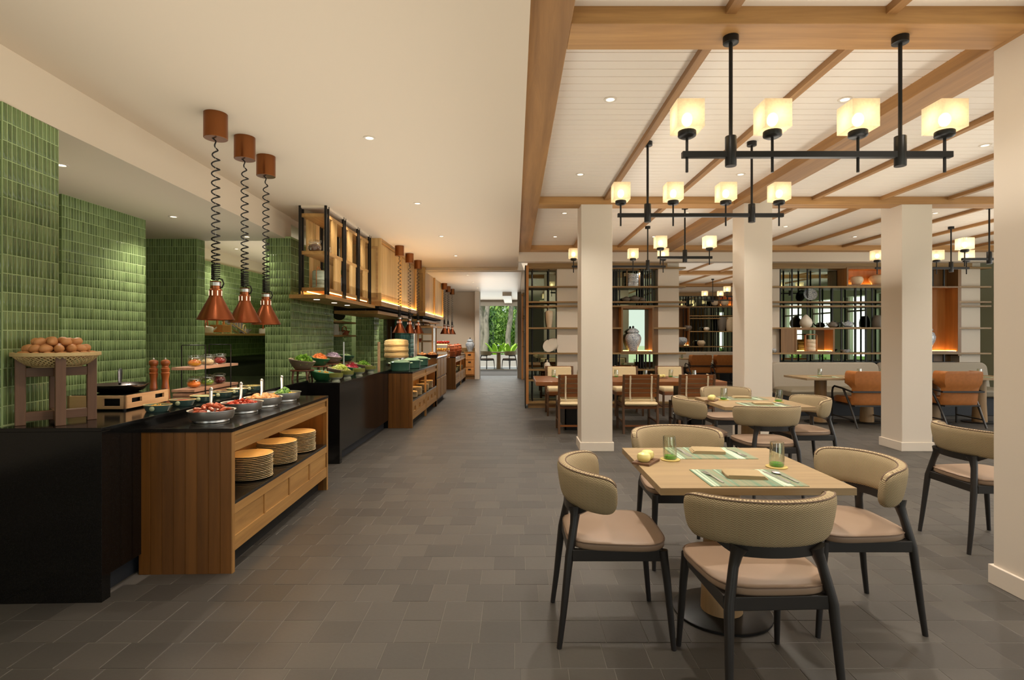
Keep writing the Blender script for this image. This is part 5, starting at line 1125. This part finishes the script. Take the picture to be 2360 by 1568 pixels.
# ------------------------------------------------------------------ things on the shelves
def vase(loc, prof, m, lab, s=1.0, name='vase', rot=None, n=22): return obj(name, M().lathe([(r*s, z*s) for r, z in prof], n), K[m], None, lab, 'vase', loc=loc, rot=rot)
TALL = [(.06,0),(.065,.01),(.085,.12),(.10,.24),(.098,.28),(.075,.30),(.065,.30),(.06,.28)]
vase((.66, 10.52, 1.545), [(r*.68, z) for r, z in TALL], 'marble', 'tall cream and tan streaked vase on the first partition', 1.08)
vase((.62, 10.52, .745), [(.05,0),(.06,.01),(.06,.09),(.045,.12),(.018,.13),(.018,.17),(.022,.175)], 'ceram', 'small white bottle on the lower shelf of the first partition', 1.0, 'bottle')
ps = thing('plate_stand', 'small stand holding white plates on the first partition', 'stand', (.72, 10.54, 1.06), 0)
obj('rack', M().tube([(-.09,-.06,.004),(-.02,-.06,.004),(-.02,-.07,.07)], .004, 5).tube([(.09,-.06,.004),(.02,-.06,.004),(.02,-.07,.07)], .004, 5).box(-.1,.1,-.06,.1,0,.008), K['black'], ps)
for k in range(5): obj('plate', M().lathe([(.08,0),(.125,.008),(.127,.012),(.002,.006)], 26), K['ceram'], None, 'white plate leaning in the stand on the first partition', 'plate', 'white plates in the stand', loc=(.66+.022*k, 10.5+.02*k, 1.19+.007*k), rot=(R(74), 0, R(-24)))
ginger((2.29, 10.56, 1.09), .95, 'large blue and white ginger jar in the lit niche of the first partition')
t = thing('food_carrier', 'blue and white stacked food carrier in a wooden frame on the top shelf', 'carrier', (2.28, 10.52, 2.335))
for k in range(3): obj('tier', M().lathe([(.095,.08*k),(.10,.08*k+.01),(.10,.08*k+.07),(.095,.08*k+.078)], 22), K['porc'], t)
obj('carrier_frame', M().box(-.13,-.11,-.02,.02,0,.33).box(.11,.13,-.02,.02,0,.33).box(-.13,.13,-.02,.02,.31,.33), K['shelf_z'], t)
for i, (x, s_) in enumerate(((2.15, .8), (2.31, 1.0), (2.45, .7))):
    obj('covered_bowl', M().lathe([(.05*s_,0),(.09*s_,.03*s_),(.105*s_,.06*s_),(.105*s_,.07*s_),(.06*s_,.10*s_),(.02*s_,.12*s_),(.002,.125*s_)], 20), K['dkcer'], None, 'dark covered bowl on the second shelf of the first partition, %s in the row' % nm[i], 'bowl', 'dark covered bowls', loc=(x, 10.52, 2.045))
RND = [(.05,0),(.09,.02),(.125,.08),(.13,.12),(.11,.165),(.07,.185),(.06,.18)]
vase((6.6, 10.53, 2.365), RND, 'tansh', 'smaller round white vase with tan shoulder in the lit top niche', .92); vase((7.04, 10.53, 2.365), [(r*1.25, z) for r, z in RND], 'tansh', 'larger round white vase with tan shoulder in the lit top niche', 1.08)
bpz = obj('display_plate', M().lathe([(.05,0),(.1,.01),(.12,.02),(.12,.024),(.1,.014),(.002,.006)], 30), K['porc2'], None, 'round blue and white plate tilted on the mirrored shelf', 'plate', loc=(5.72, 10.55, 2.18), rot=(R(72), 0, R(-15)))
LEAFV = [(.07,0),(.10,.03),(.115,.09),(.10,.15),(.06,.2),(.02,.245),(.002,.25)]
vase((5.62, 10.52, 1.545), LEAFV, 'ceram', 'white pointed bud vase on the mirrored shelf', 1.0)
def teapot(x, y, z, lab, m, s=1.0):
    t = thing('teapot', lab, 'teapot', (x, y, z), R(10), 'teapots on the mirrored shelf')
    obj('body', M().lathe([(.045*s,0),(.08*s,.02*s),(.085*s,.055*s),(.06*s,.095*s),(.03*s,.105*s),(.012*s,.11*s),(.016*s,.125*s),(.002,.13*s)], 20), K[m], t)
    obj('handle', M().tube([(.07*s,0,.085*s),(.12*s,0,.085*s),(.125*s,0,.045*s),(.08*s,0,.03*s)], .008*s, 6), K[m], t)
    obj('spout', M().tube([(-.075*s,0,.04*s),(-.11*s,0,.065*s),(-.125*s,0,.095*s)], [.016*s,.011*s,.008*s], 6), K[m], t)
teapot(6.12, 10.5, 1.545, 'dark teapot on the mirrored shelf', 'dkcer'); teapot(6.42, 10.5, 1.555, 'blue and white patterned teapot on a tray on the mirrored shelf', 'porc2')
obj('tray', M().box(-.17,.17,-.1,.1,0,.01), K['dkcer'], None, 'dark tray under the patterned teapot', 'tray', loc=(6.44, 10.5, 1.545))
vase((7.0, 10.52, 1.545), [(.08,0),(.095,.02),(.1,.1),(.085,.18),(.05,.23),(.045,.235)], 'dkcer', 'grey bottle vase beside the bars of the mirrored shelf', 1.0)
vase((4.99, 10.5, 1.06), [(.03,0),(.05,.02),(.055,.05),(.03,.075),(.01,.08)], 'porc2', 'small blue and white lidded pot at the inner end of the mirrored shelf', 1.0, 'lidded_pot'); vase((6.37, 10.5, 1.06), [(.04,0),(.075,.03),(.09,.06),(.085,.06),(.01,.01)], 'porc2', 'small blue and white bowl right of the lit lower niche', 1.0, 'bowl')
t = thing('food_carrier', 'patterned stacked food carrier in orange wooden frame in the lit lower niche', 'carrier', (5.72, 10.53, 1.09))
for k in range(3): obj('tier', M().lathe([(.08,.075*k),(.085,.075*k+.008),(.085,.075*k+.066),(.08,.075*k+.074)], 22), K['tansh'], t)
obj('carrier_frame', M().box(-.12,-.10,-.02,.02,0,.33).box(.10,.12,-.02,.02,0,.33).box(-.12,.12,-.02,.02,.31,.33), K['niche_z'], t)
ginger((7.92, 10.52, 1.09), 1.05, 'blue and white ginger jar in the tall lit niche beyond the square pillar')
for i, (x, z, m, s_) in enumerate(((5.55,1.545,'dkcer',1),(6.15,1.545,'ceram',.7),(5.98,1.06,'marble',1),(5.35,1.09,'porc2',1.4),(6.42,2.365,'tansh',.9),(6.72,2.365,'tansh',1.1))):
    vase((x, 17.5, z), RND, m, 'round vase on the far shelf wall of the second dining room, %s of the six' % nm[i], s_)
for i, x in enumerate((6.65, 6.9)): vase((x, 17.52, 1.545), TALL, ('dkcer', 'marble')[i], '%s tall tapered vase on the far shelf wall' % ('dark', 'grey-tan')[i], 1.5)
# ------------------------------------------------------------------ garden beyond the terrace
def leaves(n, c, r, size, shell=.55):
    m = M()
    for i in range(n):
        d = Vector((random.gauss(0,1), random.gauss(0,1), random.gauss(0,1))).normalized()*random.uniform(shell, 1)
        p = Vector((c[0]+d.x*r[0], c[1]+d.y*r[1], c[2]+d.z*r[2])); mm = Euler((random.uniform(0,6), random.uniform(0,6), random.uniform(0,6))).to_matrix(); s = size*random.uniform(.6, 1.3)
        m.add([p+mm@Vector(q) for q in ((-s,0,0),(0,-s*.4,.0),(s,0,-s*.2),(0,s*.4,0))], [(0,1,2),(0,2,3)])
    return m
def tree(x, y, r, h, lean, lab, cm, n=1500):
    t = thing('tree', lab, 'tree', (x, y, -.06), 0, 'trees in the garden')
    pts = [(lean*k*k*.02+random.uniform(-.06,.06), random.uniform(-.05,.05), h*k/7) for k in range(8)]
    tr = M().tube(pts, [r*1.35]+[r*(1-.04*k) for k in range(7)], 10)
    for k in (4, 5, 6): tr.tube([pts[k], (pts[k][0]+random.choice((-1,1))*.9, pts[k][1]+random.uniform(-.5,.5), pts[k][2]+.9), (pts[k][0]+random.choice((-1,1))*1.7, 0, pts[k][2]+1.5)], [r*.5, r*.3, r*.15], 7)
    obj('trunk', tr, K['bark'], t)
    obj('crown', leaves(n, (lean*.5, 0, h*.95), (2.6, 2.0, 1.9), .12, .2), K[cm], t, kind='stuff', smooth=False)
for i, a in enumerate(((-1.9,31,.20,5.2,.1,'bark tree at the left edge of the garden view'),(-1.62,30,.155,5.4,.3,'slim pale-barked tree seen through the doorway, left one'),(-.42,30.5,.155,5.6,.7,'slim pale-barked leaning tree seen through the doorway, right one'),(.15,32,.2,5.2,.2,'dark-barked tree by the grey column'),(-3.6,33,.2,5.5,-.2,'tree left of the garden view'),(1.9,31,.2,5.5,.3,'tree right of the garden view'))):
    tree(*a, ('leaf1', 'leaf1', 'leaf1', 'leaf1', 'leaf2', 'leaf2')[i])
for i in range(9):
    x = -5.5+i*1.25
    obj('bamboo_shrub', leaves(2600, (0, 0, 1.6), (1.1, .7, 1.75), .10, .3), K['leaf2' if i % 2 else 'leaf1'], None, 'feathery green shrub in the garden hedge, %s along the row' % ORD[i], 'shrub', 'shrubs at the back of the garden', loc=(x, 35.5+random.uniform(-.8,.8), 0), smooth=False)
for i in range(6):
    obj('far_tree', leaves(1600, (0, 0, 3.0), (3.2, 1.5, 3.2), .3, .2), K['leaf2' if i % 2 else 'leaf1'], None, 'broad tree behind the garden hedge, %s along the row' % ORD[i], 'tree', 'broad trees behind the hedge', loc=(-10+i*4, 42, 0), smooth=False)
for i, (x, y) in enumerate(((-.95,27.6),(-.30,27.2),(1.4,27.8))):
    t = thing('banana_plant', 'lime green broad-leaved plant beside the terrace, %s one' % nm[i], 'plant', (x, y, -.05), i*1.0, 'broad-leaved plants')
    for k in range(7):
        a = k*.9; m = M(); rows = []
        for q in range(7):
            u = q/6; d = .07+.55*u; z = .35+1.25*u-.5*u*u; wd = .12*math.sin(PI*min(1, u*.9+.08)); c, s_ = math.cos(a), math.sin(a)
            rows += [(c*d-s_*wd*v, s_*d+c*wd*v, z-abs(v)*.03) for v in (-1, 0, 1)]
        m.add(rows, [(r_*3+c, r_*3+c+1, r_*3+c+4, r_*3+c+3) for r_ in range(6) for c in range(2)]); obj('leaf', m, K['leaf3'], t); 
    obj('stem', M().cyl((0,0,0), (0,0,.4), .04), K['leaf3'], t)

for i in range(8):
    obj('window_shrub', leaves(700, (0, 0, .35), (.25, .9, .45), .09, .2), K['leaf1'], None, 'low green shrub outside the sage wall windows, %s along the wall' % ORD[i], 'shrub', 'shrubs outside the right windows', loc=(10.55, -3+1.75*i, 0), smooth=False)
